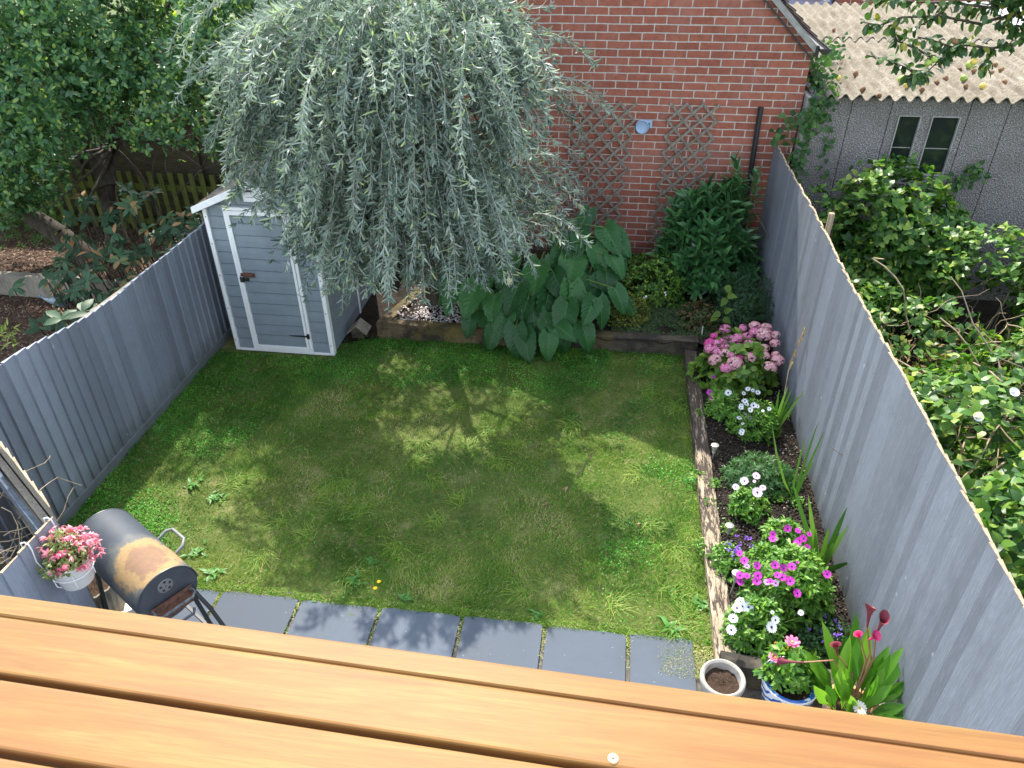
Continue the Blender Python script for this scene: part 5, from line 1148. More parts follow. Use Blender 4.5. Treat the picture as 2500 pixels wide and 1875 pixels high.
# blue and white glazed pot
def glaze():
    t = NT('blue_white_glaze'); v = t.coord(); sp = t.n('ShaderNodeSeparateXYZ'); t.l(v, sp.inputs[0]); w_ = t.n('ShaderNodeTexWave', wave_type='BANDS', bands_direction='DIAGONAL'); t.l(v, w_.inputs[0]); w_.inputs['Scale'].default_value = 9; w_.inputs['Distortion'].default_value = 9; w_.inputs['Detail'].default_value = 1
    c = t.ramp(w_.outputs['Fac'], [(.42, (.02, .1, .42)), (.5, (.75, .78, .8))]); rim = t.ramp(sp.outputs[2], [(.345, 0), (.35, 1)], 'CONSTANT')
    c2 = t.ramp(t.noise(v, 26, 3), [(.5, (.03, .13, .48)), (.6, (.05, .2, .6)), (.66, (.8, .82, .84))]); p = t.bsdf(t.mix(rim, c, c2), .15, .6, 0, None, .4); return t.mat
c = (1.31, 3.03, 0); t = thing('glazed_pot', 'blue and white glazed plant pot holding the pink dahlia', 'pot', c)
pot_shell(t, c, .165, .1, .36, .032, glaze()); mb = MB(); mb.lathe([(.1645, .35), (.171, .36), (.17, .369), (.164, .369)], c, 48); mb.obj('rim', m_white, t, smooth=True); soil_disc(t, c, .133, .31)
dh = bush('dahlia', 'pink dahlia plant growing in the blue and white pot', 'flower', (1.3, 3.06, .36), (.15, .12, .22), 700, .055, .026, m_dais, 'oval', ros=5, up=.5)
m_dah = petalmat('dahlia_petals', [(0, (.75, .12, .32)), (1, (.85, .35, .5))]); m_do = plain('dahlia_centre', (.8, .3, .1), .6, .3)
for (px, py, s) in ((1934, 1569, 1.15), (1891, 1607, 1)):
    p = G(px, py, .62 if s > 1 else .55); mm = []
    for ring_, nn, rr_ in ((0, 8, .042), (1, 8, .03)):
        a = np.linspace(0, 2 * np.pi, nn + 1)[:-1] + ring_ * .4; k = len(a); P = np.tile(p, (k, 1)); D = np.stack([np.cos(a), np.sin(a), np.full(k, .2 + .3 * ring_)], 1); mm.append((P, D, np.full(k, rr_ * s)))
    leafset('flower', np.vstack([m[0] for m in mm]), np.vstack([m[1] for m in mm]), (0, -.2, 1), np.concatenate([m[2] for m in mm]), .019 * s, m_dah, dh, [(0, .4), (.6, 1), (.9, .8), (1, .5)], curl=-.1, fold=.1)
    mb = MB(); mb.lathe([(0, .016), (.007, .014), (.01, .006), (.009, 0)], tuple(p), 10); mb.obj('flower_centre', m_do, dh, smooth=True)
    stalks('flower_stem', [([(1.31 + (p[0] - 1.31) * .5, 3.0, .45), tuple(p)], .003, .002)], m_greenstem, dh)
for (px, py) in ((1893, 1571), (1923, 1583), (1914, 1643), (1936, 1645)):
    p = G(px, py, .58 if py < 1600 else .5); mb = MB(); mb.lathe([(0, -.012), (.008, -.004), (.008, .004), (.003, .014), (0, .015)], tuple(p), 8); mb.obj('bud', m_yel if py > 1575 else plain('orange_bud', (.6, .25, .05)), dh, smooth=True); stalks('bud_stem', [([(1.31, 3.0, .42), tuple(p)], .002, .0015)], m_greenstem, dh)
# cream terracotta pot with calla lilies
def swirl():
    t = NT('cream_patterned_clay'); v = t.coord(); w_ = t.n('ShaderNodeTexWave', wave_type='RINGS', rings_direction='SPHERICAL'); t.l(t.coord((1, 1, 1)), w_.inputs[0]); w_.inputs['Scale'].default_value = 22; w_.inputs['Distortion'].default_value = 6
    t.bsdf(t.ramp(w_.outputs['Fac'], [(.3, (.2, .15, .1)), (.45, (.55, .45, .34))]), .6, .3, 0, t.bump(w_.outputs['Fac'], .4, .006)); return t.mat
c = (1.635, 2.9, 0); t = thing('patterned_pot', 'cream patterned clay pot holding the dark red calla lilies', 'pot', c); pot_shell(t, c, .145, .09, .36, .02, swirl()); mb = MB(); mb.lathe([(.146, .355), (.15, .362), (.148, .37), (.126, .37), (.122, .36), (.12, .3)], c, 48); mb.obj('rim', plain('terracotta', (.55, .3, .16), .7, .3), t, smooth=True); soil_disc(t, c, .122, .3)
c2 = (1.83, 2.84, 0); 
t = thing('clay_trough', 'plain pale pot standing between the patterned pot and the right fence', 'pot', (1.78, 2.95, 0)); pot_shell(t, (1.785, 2.99, 0), .09, .06, .3, .014, plain('buff_clay', (.42, .37, .3), .8, .25)); soil_disc(t, (1.785, 2.99, 0), .074, .25)
cl = thing('calla_lily', 'calla lily with broad upright green leaves and dark red flowers in the patterned pot', 'flower', (1.635, 2.9, .3))
m_calla = LM('calla_leaves', (.045, .16, .015), (.11, .3, .025), (.24, .48, .05), trans=.45, rough=.4)
CL = [((1.6, 2.93), (-.15, .2, 1), .46), ((1.64, 2.95), (-.02, .25, 1), .58), ((1.66, 2.93), (.05, .1, 1), .55), ((1.68, 2.92), (.35, .2, 1), .48), ((1.7, 2.93), (.6, .3, 1), .42), ((1.7, 2.9), (.9, .2, .8), .38), ((1.57, 2.92), (-.5, .2, 1), .42), ((1.55, 2.93), (-.7, .3, .9), .36), ((1.6, 2.9), (-.3, -.1, 1), .36), ((1.66, 2.88), (.2, -.2, 1), .4), ((1.7, 2.87), (.9, -.2, .6), .32), ((1.69, 2.85), (.6, -.5, .6), .3), ((1.56, 2.88), (-.6, -.2, .8), .28), ((1.62, 2.85), (-.1, -.3, .9), .26), ((1.65, 2.96), (.1, .5, 1), .5), ((1.61, 2.96), (-.25, .5, 1), .48), ((1.7, 2.95), (.5, .6, 1), .4), ((1.58, 2.86), (-.5, -.5, .5), .18), ((1.72, 2.9), (.75, 0, .9), .4), ((1.63, 2.92), (-.08, .05, 1), .5), ((1.68, 2.9), (.25, .0, 1), .45), ((1.6, 2.88), (-.2, .1, .9), .4)]
leafset('foliage', [(a[0], a[1], .32) for a, d, l in CL] * 2, [d for a, d, l in CL] + [(d[0] * .75 + random.gauss(0, .12), d[1] + random.gauss(0, .12), d[2] * 1.1) for a, d, l in CL], np.array([(d[0] * -.5 + random.gauss(0, .4), -.7, .5) for a, d, l in CL * 2]), [l * .98 for a, d, l in CL] + [l * .82 for a, d, l in CL], .08, m_calla, cl, [(0, .07), (.28, .08), (.42, .55), (.58, .95), (.75, .85), (.9, .45), (1, .03)], curl=.22, fold=.22, wave=.06)
m_spathe = plain('dark_red_spathe', (.22, .04, .06), .45, .4, var=.3); m_pinks = plain('pink_spathe', (.62, .04, .16), .4, .4, var=.2)
def spathe(p, d, L, r, mat):
    d = Vector(d).normalized(); q = d.to_track_quat('Z', 'Y').to_matrix().to_4x4(); mb = MB(); vs = []; n = 16; rows = 9
    for i in range(rows):
        f = i / (rows - 1); rr_ = r * (.16 + .22 * f + .62 * f ** 4)
        for k in range(n):
            a = 2 * math.pi * k / n; lift = (.35 * L * math.cos(a) if i == rows - 1 else .2 * L * math.cos(a) * f ** 3) * .5
            vs.append(q @ Vector((rr_ * math.cos(a), rr_ * math.sin(a), L * f + lift)) + Vector(p))
    mb.add(vs, [(i * n + k, i * n + (k + 1) % n, (i + 1) * n + (k + 1) % n, (i + 1) * n + k) for i in range(rows - 1) for k in range(n)]); mb.obj('spathe', mat, cl, smooth=2)
for (px, py, yy, d, L, r, m_) in ((2117, 1530, 3.08, (-.1, .1, 1), .16, .034, m_spathe), (2138, 1550, 3.05, (.05, 0, 1), .16, .03, m_spathe), (2045, 1600, 3.0, (-.35, -.1, 1), .12, .032, m_spathe), (2100, 1560, 3.0, (-.35, -.1, .7), .06, .026, m_pinks), (2122, 1562, 3.0, (.35, -.1, .7), .06, .03, m_pinks), (1963, 1617, 2.95, (-1, 0, -.12), .14, .025, m_spathe)):
    p = onY(px, py, yy); spathe(p, d, L, r, m_); b = (1.65, 2.92, .35); md = ((b[0] + p[0]) / 2 + .03, (b[1] + p[1]) / 2, max(p[2], b[2]) * .82 + .02)
    if px < 2000: md = (1.48, 2.95, p[2] + .05)
    stalks('flower_stem', [([b, md, tuple(p)], .006, .005)], plain('red_stem', (.3, .16, .09)), cl, 6)
p = G(2099, 1728, .47); t = thing('cream_daisy', 'single cream daisy in front of the calla lily pot', 'flower', (p[0], p[1], .3)); o = bpy.data.objects.new('flower', DM['cream']); COL.objects.link(o); o.parent = t; WL[o.name] = WL[t.name]; o.location = (0, 0, p[2] - .3); o.rotation_euler = (.35, 0, 0); o.scale = (1.1,) * 3; stalks('flower_stem', [([(p[0], p[1], .31), tuple(p)], .0025, .002)], m_greenstem, t)

# ==================================================================== BARBECUE
bq = thing('barrel_barbecue', 'black barrel barbecue with a rusty patch on its lid in the lower left', 'barbecue', (-2.92, 3.02, 0))
A0 = Vector((-3.27, 3.26, .8)); A1 = Vector((-2.57, 2.83, .8)); ad = (A1 - A0).normalized(); pd = Vector((-ad.y, ad.x, 0)); BR = .2; tiltq = Matrix.Rotation(R(0), 4, ad)
def ringp(c, r, a): return c + (pd * math.cos(a) + Vector((0, 0, 1)) * math.sin(a)) * r
def bbq_lid():
    t = NT('rusty_black_lid'); v = t.coord(); 
    geo = t.n('ShaderNodeTexCoord'); sp = t.n('ShaderNodeVectorMath', operation='DISTANCE'); t.l(geo.outputs['Object'], sp.inputs[0]); q = Vector((-2.72, 2.93, .98)) - Vector((-2.92, 3.02, 0)); sp.inputs[1].default_value = q
    dd = t.math('ADD', sp.outputs['Value'], t.math('MULTIPLY', t.math('SUBTRACT', t.noise(v, 7, 6, .75), .5), .3)); fine = t.noise(v, 150, 3, .8); d2 = t.math('ADD', dd, t.math('MULTIPLY', t.math('SUBTRACT', fine, .5), .09))
    base = t.ramp(t.noise(v, 4, 4), [(.3, (.035, .045, .06)), (.7, (.06, .072, .088))])
    c = t.mix(t.ramp(d2, [(.0, 1), (.2, 1), (.225, 0)]), base, t.ramp(fine, [(.35, (.17, .085, .025)), (.65, (.42, .23, .055))]))
    c = t.mix(t.ramp(d2, [(.0, 1), (.115, 1), (.15, 0)]), c, t.ramp(t.noise(v, 30, 5, .7), [(.3, (.1, .03, .014)), (.7, (.22, .07, .026))]))
    c = t.mix(t.math('MULTIPLY', t.ramp(d2, [(.2, 1), (.3, 0)]), .35), c, (.3, .28, .2))
    t.bsdf(c, t.ramp(d2, [(.15, .9), (.26, .6)]), .3, 0, t.bump(fine, .25, .003)); return t.mat
m_lid = bbq_lid(); m_bb = plain('black_enamel', (.05, .056, .066), .4, .5, var=.2, scale=9)
n = 26; mb = MB(); vs = []; 
for r_ in (BR, BR - .006):
    for c in (A0, A1):
        for k in range(n + 1): vs.append(ringp(c, r_, math.pi * k / n))
m_ = n + 1; fs = [(k, k + 1, m_ + k + 1, m_ + k) for k in range(n)] + [(2 * m_ + k, 3 * m_ + k, 3 * m_ + k + 1, 2 * m_ + k + 1) for k in range(n)]
mb.add(vs, fs); lid = mb.obj('lid', m_lid, bq, smooth=True)
for c, s in ((A1, 1), (A0, -1)):
    mb = MB(); mb.prism([ringp(c - ad * s * .012, BR - .007, math.pi * k / n) for k in range(n + 1)], ad * s * .006); mb.obj('end_plate', m_bb, lid)
    mb = MB(); mb.tube([ringp(c - ad * s * .002, BR - .001, math.pi * k / n) for k in range(n + 1)], .004, 6); mb.obj('rim', m_bb, lid, smooth=True)
body = MB(); poly = [ringp(A0 + ad * .01, BR - .004, -math.pi * k / n) for k in range(n + 1)]; body.prism(poly, (A1 - A0) - ad * .02); body.obj('firebox', m_bb, bq)
# vent disc
vc = A1 - ad * .004 + Vector((0, 0, .085)); Mx = Matrix.Translation(vc) @ ad.to_track_quat('Z', 'Y').to_matrix().to_4x4()
mb = MB(); mb.lathe([(0, .004), (.048, .004), (.05, .002), (.05, 0)], (0, 0, 0), 32, Mx); vd = mb.obj('vent_disc', plain('dull_grey_metal', (.2, .2, .2), .5, .5, .3), lid)
mb = MB()
for k in range(5): a = 2 * math.pi * k / 5 + .3; mb.lathe([(0, .0055), (.009, .0055)], (0, 0, 0), 12, Mx @ Matrix.Translation((.032 * math.cos(a), .032 * math.sin(a), 0)))
mb.obj('holes', m_darkpipe, vd); mb = MB(); mb.lathe([(0, .008), (.005, .007), (.005, .004)], (0, 0, 0), 10, Mx); mb.obj('rivet', m_rust, vd)
# lid handle (far side), front handle loop
def path_tube(pts, r, name, mat, par): mb = MB(); mb.tube(pts, r, 10); return mb.obj(name, mat, par, smooth=True)
hc = A0.lerp(A1, .62); hp = lambda u, o, z: hc + ad * u + pd * o + Vector((0, 0, z))
path_tube([hp(-.12, .185, .06), hp(-.12, .25, .09), hp(-.09, .285, .1), hp(.05, .285, .1), hp(.09, .25, .09), hp(.09, .185, .06)], .0105, 'handle', plain('worn_grey_metal', (.17, .18, .18), .5, .5), lid)
e = lambda o, f, z: A1 + pd * o + ad * f + Vector((0, 0, z))
path_tube([e(-.12, .0, -.03), e(-.13, .06, -.04), e(-.11, .085, -.045), e(.1, .085, -.045), e(.13, .06, -.04), e(.12, 0, -.03)], .011, 'side_handle', plain('chipped_black_enamel', (.07, .075, .08), .35, .5, var=1.2, scale=45), bq)
path_tube([e(-.07, .06, -.1), e(-.07, .11, -.12), e(-.045, .13, -.125), e(.06, .13, -.125), e(.08, .1, -.12)], .009, 'side_handle', m_bb, bq)
mb = MB(); mb.box((0, 0, 0), (.01, .01, .01)) ; mb = MB(); mb.prism([e(-.14, .005, -.02), e(.14, .005, -.02), e(.12, .005, -.15), e(-.12, .005, -.15)], ad * .012); mb.obj('vent_door', m_rust, bq)
for c, s in ((A0.lerp(A1, .1), 1), (A0.lerp(A1, .9), 1)):
    for o in (-.16, .16):
        mb = MB(); top = c + pd * o * .9 + Vector((0, 0, -.08)); mb.bar(top, (c.x + pd.x * o * 1.45, c.y + pd.y * o * 1.45, .0), .025, .025); mb.obj('leg', m_black, bq)
path_tube([e(.13, .01, -.03), e(.17, .1, -.2), e(.24, .3, -.72)], .014, 'prop_leg', m_black, bq)
mb = MB(); mb.bar(A0 + pd * -.2 + Vector((0, 0, -.6)), A1 + pd * -.2 + Vector((0, 0, -.6)), .02, .02); mb.bar(A0 + pd * .2 + Vector((0, 0, -.6)), A1 + pd * .2 + Vector((0, 0, -.6)), .02, .02); mb.obj('crossbar', m_black, bq)
# things under and beside it
def tub(name, label, c, R1, R0, h, mat, ribs=0, soil=True, cat='pot'):
    t = thing(name, label, cat, c); mb = MB(); N_ = 48; prof = [(R0, 0), (R0 + (R1 - R0) * .5, h * .5), (R1 - .004, h - .02), (R1 + .004, h - .018), (R1 + .004, h), (R1 - .012, h), (R1 - .018, h * .6), (0, h * .6)]
    mb.lathe(prof, c, N_)
    if ribs: mb.v = [(c[0] + (x - c[0]) * (1 + .03 * math.cos(math.atan2(y - c[1], x - c[0]) * ribs)), c[1] + (y - c[1]) * (1 + .03 * math.cos(math.atan2(y - c[1], x - c[0]) * ribs)), z) for x, y, z in mb.v]
    mb.obj('pot', mat, t, smooth=True); 
    if soil: soil_disc(t, c, R1 - .016, c[2] + h - .05)
    return t
tub('ribbed_pot', 'grey ribbed planter behind the near panel under the barbecue', (-3.45, 3.16, .0), .17, .13, .42, m_oldwood, 24)
g = G(310, 1475, .15); t = tub('enamel_bucket', 'cream enamel bucket lying under the barbecue', (g[0], g[1], 0), .12, .09, .2, m_cream, 0, False, 'bucket'); 
g = G(505, 1510, .25); t = tub('glass_jar', 'dark blue grey glazed jar under the near end of the barbecue', (-2.45, 2.78, 0), .085, .1, .3, plain('blue_grey_glaze', (.06, .11, .15), .15, .6, var=.3, scale=14), 0, False, 'jar')
mb = MB(); mb.tube([(g[0] + .1 * math.cos(a), g[1] + .1 * math.sin(a), .2 + .09 * max(0, math.sin(a))) for a in np.linspace(0, math.pi, 12)], .003, 5) 

# ==================================================================== HANGING FUCHSIA
c = (-3.02, 2.70, 1.02); t = thing('hanging_pot', 'white plastic pot with a wire hanger hooked over the near fence panel', 'pot', c)
mb = MB(); mb.lathe([(0, 0), (.085, 0), (.09, .006), (.104, .1), (.108, .105), (.115, .175), (.118, .18), (.118, .188), (.112, .188), (.108, .15), (0, .15)], c, 40); mb.obj('pot', plain('white_pot_plastic', (.7, .68, .66), .4, .4, var=.04), t, smooth=True)
soil_disc(t, (c[0], c[1]), .106, c[2] + .165)
ring = [(c[0] + .114 * math.cos(a), c[1] + .114 * math.sin(a), c[2] + .105) for a in np.linspace(0, 2 * math.pi, 33)]
hk = MB(); hk.tube(ring, .0035, 6)
for a0 in (-1.9, -.9, .2, 1.2, 2.2, 3.1): hk.tube([(c[0] + .122 * math.cos(a0), c[1] + .122 * math.sin(a0), c[2] + .145), (c[0] + .118 * math.cos(a0), c[1] + .118 * math.sin(a0), c[2] + .06), (c[0] + .1 * math.cos(a0), c[1] + .1 * math.sin(a0), c[2] + .035)], .003, 5)
for dy in (-.1, .1): hk.tube([(c[0] - .1, c[1] + dy * .7, c[2] + .1), (c[0] - .105, c[1] + dy, c[2] + .25), (-3.115, c[1] + dy, 1.37), (-3.12, c[1] + dy, 1.41), (-3.14, c[1] + dy, 1.425), (-3.165, c[1] + dy, 1.415), (-3.17, c[1] + dy, 1.36)], .004, 8)
hk.obj('hanger', m_white, t, smooth=True)
fu = bush('fuchsia', 'fuchsia covered in pink flowers in the white hanging pot', 'flower', (c[0], c[1], c[2] + .17), (.13, .12, .18), 800, .028, .014, LM('fuchsia_leaves', (.08, .15, .03), (.2, .28, .08), (.5, .45, .2)), 'oval', ros=4)
m_fu = petalmat('fuchsia_petals', [(0, (.75, .1, .2)), (.5, (.85, .3, .38)), (1, (.9, .6, .6))], .35)
for k in range(96):
    d = norm(rng.normal(size=3)); d[2] = abs(d[2]) * 1.0; q = np.array([c[0], c[1], c[2] + .19]) + d * [.15, .14, .2] * rng.uniform(.75, 1.12) + [.02, .02, 0]
    if k < 16: q = np.array([c[0], c[1], c[2] + .19]) + [rng.uniform(.06, .17), rng.uniform(0, .12), rng.uniform(.02, .16)]
    ax = norm(np.array([rng.normal(0, .5), rng.normal(0, .5), -.8])); Pf, Df, Uf = [], [], []
    for j in range(5): s = norm(np.cross(ax, rng.normal(size=3))); Pf.append(q); Df.append(s * .9 + ax * .35); Uf.append(-ax)
    for j in range(3): Pf.append(q); Df.append(ax + rng.normal(0, .25, 3)); Uf.append(rng.normal(size=3))
    leafset('flower', np.array(Pf) + rng.normal(0, .003, (8, 3)), Df, Uf, .032, .0125, m_fu, fu, 'lance', curl=.3)

# dry twigs and brambles of the neighbour at the left edge
dt = thing('dry_twigs', 'tangle of dry pale twigs at the left edge below the weathered fence', 'twigs', (-4.3, 2.6, 0)); L_ = []
for k in range(110): L_.append((polyline((random.uniform(-4.9, -3.5), random.uniform(2.2, 3.3), random.uniform(.3, 1.05)), (random.gauss(0, 1), random.gauss(0, 1), random.gauss(0, .6)), random.uniform(.3, .8), 7, 0, .3), .005, .002))
stalks('stems', L_, m_drytwig, dt, 4)

# ==================================================================== RIGHT-HAND TANGLE
m_br = leafmat('bramble_leaves', [(0, (.028, .085, .022)), (.5, (.075, .19, .035)), (.85, (.17, .32, .05)), (1, (.42, .5, .1))], .4, .4, .4)
def hgt(x, y):
    return 0
def mound(name, label, blobs, n, L, W, seed, hole=.25, shape=None, ros=3):
    t = thing(name, label, 'shrub', (blobs[0][0], blobs[0][1], 0), None)
    crown('foliage', t, blobs, n, L, W, m_br, shape or [(-.1, .5), (.1, 1), (.4, .95), (.7, .6), (1, .05)], ros=ros, cut=lambda p: p[2] < .1 or p[0] < 1.99 + max(0, p[2] - 1.6) * .1 or p[1] > 9.27, up=.7, curl=.25, hole=hole, seed=seed)
    ln = [(polyline((b[0] + random.uniform(-.3, .3), b[1] + random.uniform(-.3, .3), .0), (random.gauss(.1, .4), random.gauss(0, .4), 1), b[2] + b[5] * .6, 8, .01, .1), .009, .003) for b in blobs for _ in range(7)]
    stalks('stems', ln, m_twig, t, 5); return t
mound('bindweed_bush', 'tall leafy bush smothered in bindweed in front of the garage windows', [(3.15, 8.55, 1.0, .75, .55, .95), (2.6, 8.6, .75, .55, .5, .75), (3.55, 8.5, .8, .5, .5, .8)], 9500, .085, .062, 3.3)
mound('bramble_thicket', 'sunlit bramble thicket on the right below the garage wall', [(4.1, 7.9, .75, .8, .6, .7), (4.9, 7.4, .8, .9, .8, .8), (5.6, 8.3, .6, .8, .8, .7)], 8500, .075, .056, 7.7, .12)
mound('ivy_mass', 'dark leafy growth in the hollow between the bindweed bush and the fence', [(2.5, 7.6, .45, .6, .8, .5), (3.2, 7.2, .5, .8, .7, .45), (2.35, 8.7, .9, .3, .4, .8)], 5200, .075, .055, 11.1, .15)
mound('bramble_thicket', 'bright bramble thicket along the near part of the right fence', [(3.3, 5.4, .75, .75, .9, .75), (2.75, 4.6, .8, .6, .9, .75), (3.1, 3.6, .9, .8, .8, .8), (4.2, 5.6, .9, .8, 1, .9), (2.5, 5.9, .5, .45, .7, .6)], 12500, .078, .058, 15.2, .08)
mound('bramble_thicket', 'leafy bramble curtain at the right edge above the dry hollow', [(4.5, 6.5, 1.1, .6, .5, .75), (5.3, 6.3, 1.2, .7, .6, .9)], 4500, .075, .055, 21.2, .1)
dt = thing('dry_bramble_stems', 'brown dead bramble stems in the hollow beyond the right fence', 'twigs', (3.4, 6.4, 0)); L_ = []
for k in range(60): L_.append(([Vector((max(q.x, 2.1), q.y, q.z)) for q in polyline((random.uniform(2.4, 4.2), random.uniform(3.2, 6.6), random.uniform(.7, 1.25)), (random.gauss(.2, 1), random.gauss(0, 1), random.gauss(.0, .3)), random.uniform(.8, 1.6), 9, .06, .13)], .009, .004))
for k in range(150): L_.append(([Vector((max(q.x, 2.08), q.y, q.z)) for q in polyline((random.uniform(2.3, 4.9), random.uniform(4.2, 7.4), random.uniform(.15, .95)), (random.gauss(.2, 1), random.gauss(0, 1), random.gauss(.1, .6)), random.uniform(.4, 1.2), 8, .03, .25)], .006, .002))
stalks('stems', L_, m_drytwig, dt, 4)
P = np.array([3.3, 6.55, .55]) + rng.normal(0, 1, (700, 3)) * [.3, .3, .14]; leafset('dead_leaves', P, rdir(700), rdir(700), .05, .02, m_deadleaf, dt, 'lance', curl=.4)
bwf = plain('white_trumpet', (.8, .8, .85), .5, .3, var=.03)
for i, (px, py, lab) in enumerate(((2388, 1018, 'white bindweed trumpet flower on the brambles nearest the fence'), (2476, 957, 'white bindweed trumpet flower at the right edge of the brambles'))):
    p = G(px, py, 1.45); t = thing('bindweed_flower', lab, 'flower', p, 'bindweed flowers'); mb = MB(); Mx = Matrix.Translation(p) @ Matrix.Rotation(.6, 4, 'X'); mb.lathe([(.004, -.05), (.008, -.03), (.018, -.008), (.034, .006)], (0, 0, 0), 20, Mx); mb.obj('flower_head', bwf, t, smooth=2)
a = onX(2026, 520, 2.07); t = thing('fence_stake', 'weathered wooden stake sticking up just behind the right fence', 'stake', (2.07, a[1], 0)); mb = MB(); mb.bar((2.07, a[1] - .02, .0), (2.09, a[1], a[2]), .05, .05, (0, 1, 0)); mb.obj('shaft', m_rawwood, t, bevel=.006)
a = onY(1932, 360, 9.25); t = thing('thin_cane', 'thin upright cane beside the brick corner behind the right fence', 'cane', (a[0], 9.25, 0)); mb = MB(); mb.tube([(a[0] - .02, 9.2, 0), (a[0], 9.25, a[2])], .01, 8); mb.obj('shaft', m_drytwig, t)
# ivy climbing the gap and the garage corner
def vine(name, label, pts, n, L, mat, spread=.07, par=None, loc=None):
    t = thing(name, label, 'climber', pts[0]); pts = np.array(pts, float); sg = rng.integers(0, len(pts) - 1, n); f = rng.random(n)[:, None]; P = pts[sg] * (1 - f) + pts[sg + 1] * f + rng.normal(0, spread, (n, 3)) * [1, .4, 1]
    leafset('foliage', P, rdir(n) * [1, .5, 1] + [0, -.3, -.3], np.array([0, -.9, .5]) + rng.normal(0, .3, (n, 3)), rng.uniform(.6, 1.1, n) * L, L * .75, mat, t, HEART, curl=.2, fold=.1); stalks('stems', [(list(map(tuple, pts)), .006, .003)], m_twig, t); return t
m_ivy = LM('ivy_leaves', (.02, .07, .02), (.05, .14, .035), (.12, .22, .05))
vine('ivy', 'ivy filling the dark gap between the brick corner and the garage', [(2.15, 9.25, .5), (2.17, 9.25, 1.0), (2.15, 9.22, 1.6), (2.2, 9.2, 2.1), (2.25, 9.2, 2.4)], 230, .075, m_ivy, .06)
vine('ivy', 'ivy sprays hanging over the left corner of the corrugated roof', [(2.3, 9.15, 2.3), (2.35, 9.3, 2.52), (2.3, 9.9, 2.6), (2.5, 10.5, 2.62), (2.75, 10.8, 2.65)], 330, .055, m_ivy, .09)
vine('ivy', 'single strand of leaves hanging down the pebbledash near its left end', [onY(2020, 262, 9.22), onY(2024, 330, 9.25), onY(2018, 375, 9.25), onY(2012, 420, 9.25)], 30, .06, m_ivy, .035)
vine('ivy', 'green leaves over the brickwork above the far end of the right fence', [onY(1948, 278, 9.2), onY(1925, 290, 9.2), onY(1905, 325, 9.2), onY(1898, 360, 9.2)], 26, .085, m_ivy, .05)
vine('ivy', 'green shoot creeping on the pebbledash right of the windows', [onY(2330, 460, 9.2), onY(2360, 430, 9.22), onY(2390, 415, 9.24)], 60, .07, m_ivy, .07)
mb = MB(); mb.box((2.13, 9.5, -.1), (2.2, 12, 2.5)); 

# ==================================================================== APPLE TREE
ap = thing('apple_tree', 'apple tree whose leafy branches hang over the roofs at the top right', 'tree', (5.6, 7.2, 0))
mb = MB(); mb.tube([(5.9, 7.0, 0), (5.8, 7.1, 1.2), (5.5, 7.2, 2.2), (4.9, 7.3, 3.2), (4.3, 7.4, 3.9)], [.16, .14, .11, .08, .05], 12); mb.obj('trunk', m_bark, ap, smooth=True)
m_ap = leafmat('apple_leaves', [(0, (.025, .07, .02)), (.6, (.05, .12, .03)), (.9, (.1, .18, .04)), (1, (.3, .3, .05))], .25, .4, .45)
P, D, U = [], [], []; ln = []
def spray(pts, n, L=.075, sp=.045):
    pts = [np.array(q, float) for q in pts]; ln.append((list(map(tuple, pts)), .012, .005))
    for k in range(n):
        i = rng.integers(0, len(pts) - 1); f = rng.random(); q = pts[i] * (1 - f) + pts[i + 1] * f; d = norm(rng.normal(size=3)); P.append(q + d * sp * rng.random()); D.append(d + [0, 0, -.5]); U.append([rng.normal(0, .4), rng.normal(-.2, .4), .8])
Y7 = lambda px, py, y=7.2: onY(px, py, y)
spray([Y7(2480, 110), Y7(2420, 118), Y7(2360, 110), Y7(2330, 118), Y7(2290, 150), Y7(2255, 185)], 120); spray([Y7(2255, 185), Y7(2210, 165), Y7(2160, 145), Y7(2115, 135)], 46); spray([Y7(2290, 150), Y7(2240, 120), Y7(2190, 100), Y7(2175, 60)], 44, sp=.03); spray([Y7(2400, 60), Y7(2300, 40), Y7(2200, 42), Y7(2150, 62), Y7(2110, 55)], 60, sp=.035)
spray([Y7(2430, 20), Y7(2330, 8), Y7(2230, 5), Y7(2140, -5)], 130, sp=.08); spray([Y7(2330, 118), Y7(2280, 100), Y7(2240, 90)], 26, sp=.03); spray([Y7(2255, 185), Y7(2240, 190), Y7(2215, 185)], 34); spray([Y7(2420, 150), Y7(2390, 170)], 14); spray([Y7(2300, 30), Y7(2260, 55), Y7(2210, 80)], 22, sp=.03)
for k in range(1500):
    b = [(3.5, 7.3, 3.62, .5, .35, .26), (3.3, 7.4, 3.9, .6, .4, .3), (3.9, 7.3, 3.7, .6, .4, .35), (2.9, 7.4, 3.95, .45, .3, .2), (4.3, 7.2, 3.5, .6, .4, .4)][rng.integers(0, 5)]; d = norm(rng.normal(size=3)); q = np.array(b[:3]) + d * b[3:] * rng.random() ** .4
    for j in range(3): P.append(q + rng.normal(0, .02, 3)); D.append(rng.normal(size=3) + [0, 0, -.5]); U.append([rng.normal(0, .4), rng.normal(-.2, .4), .8])
leafset('foliage', P, D, U, rng.uniform(.055, .085, len(P)), rng.uniform(.038, .05, len(P)), m_ap, ap, 'round', curl=.25, fold=.15); stalks('branches', ln + [([(4.6, 7.3, 3.5), (4.0, 7.3, 3.6), (3.4, 7.3, 3.6), (3.0, 7.3, 3.5)], .04, .012), ([(4.6, 7.3, 3.5), (3.9, 7.4, 3.9), (3.0, 7.4, 3.95)], .04, .012)], m_bark, ap, 6)
for px, py, k in ((2331, 101, 'b'), (2266, 153, 'g'), (2378, 150, 'y'), (2281, 145, 'g')):
    o = bpy.data.objects.new('apple', AM[k]); COL.objects.link(o); o.parent = ap; WL[o.name] = WL[ap.name]; o.location = Vector(onY(px, py, 7.15)) - WL[ap.name]; o.scale = (.75,) * 3; o.rotation_euler = (random.uniform(-.4, .4), .3, 0)

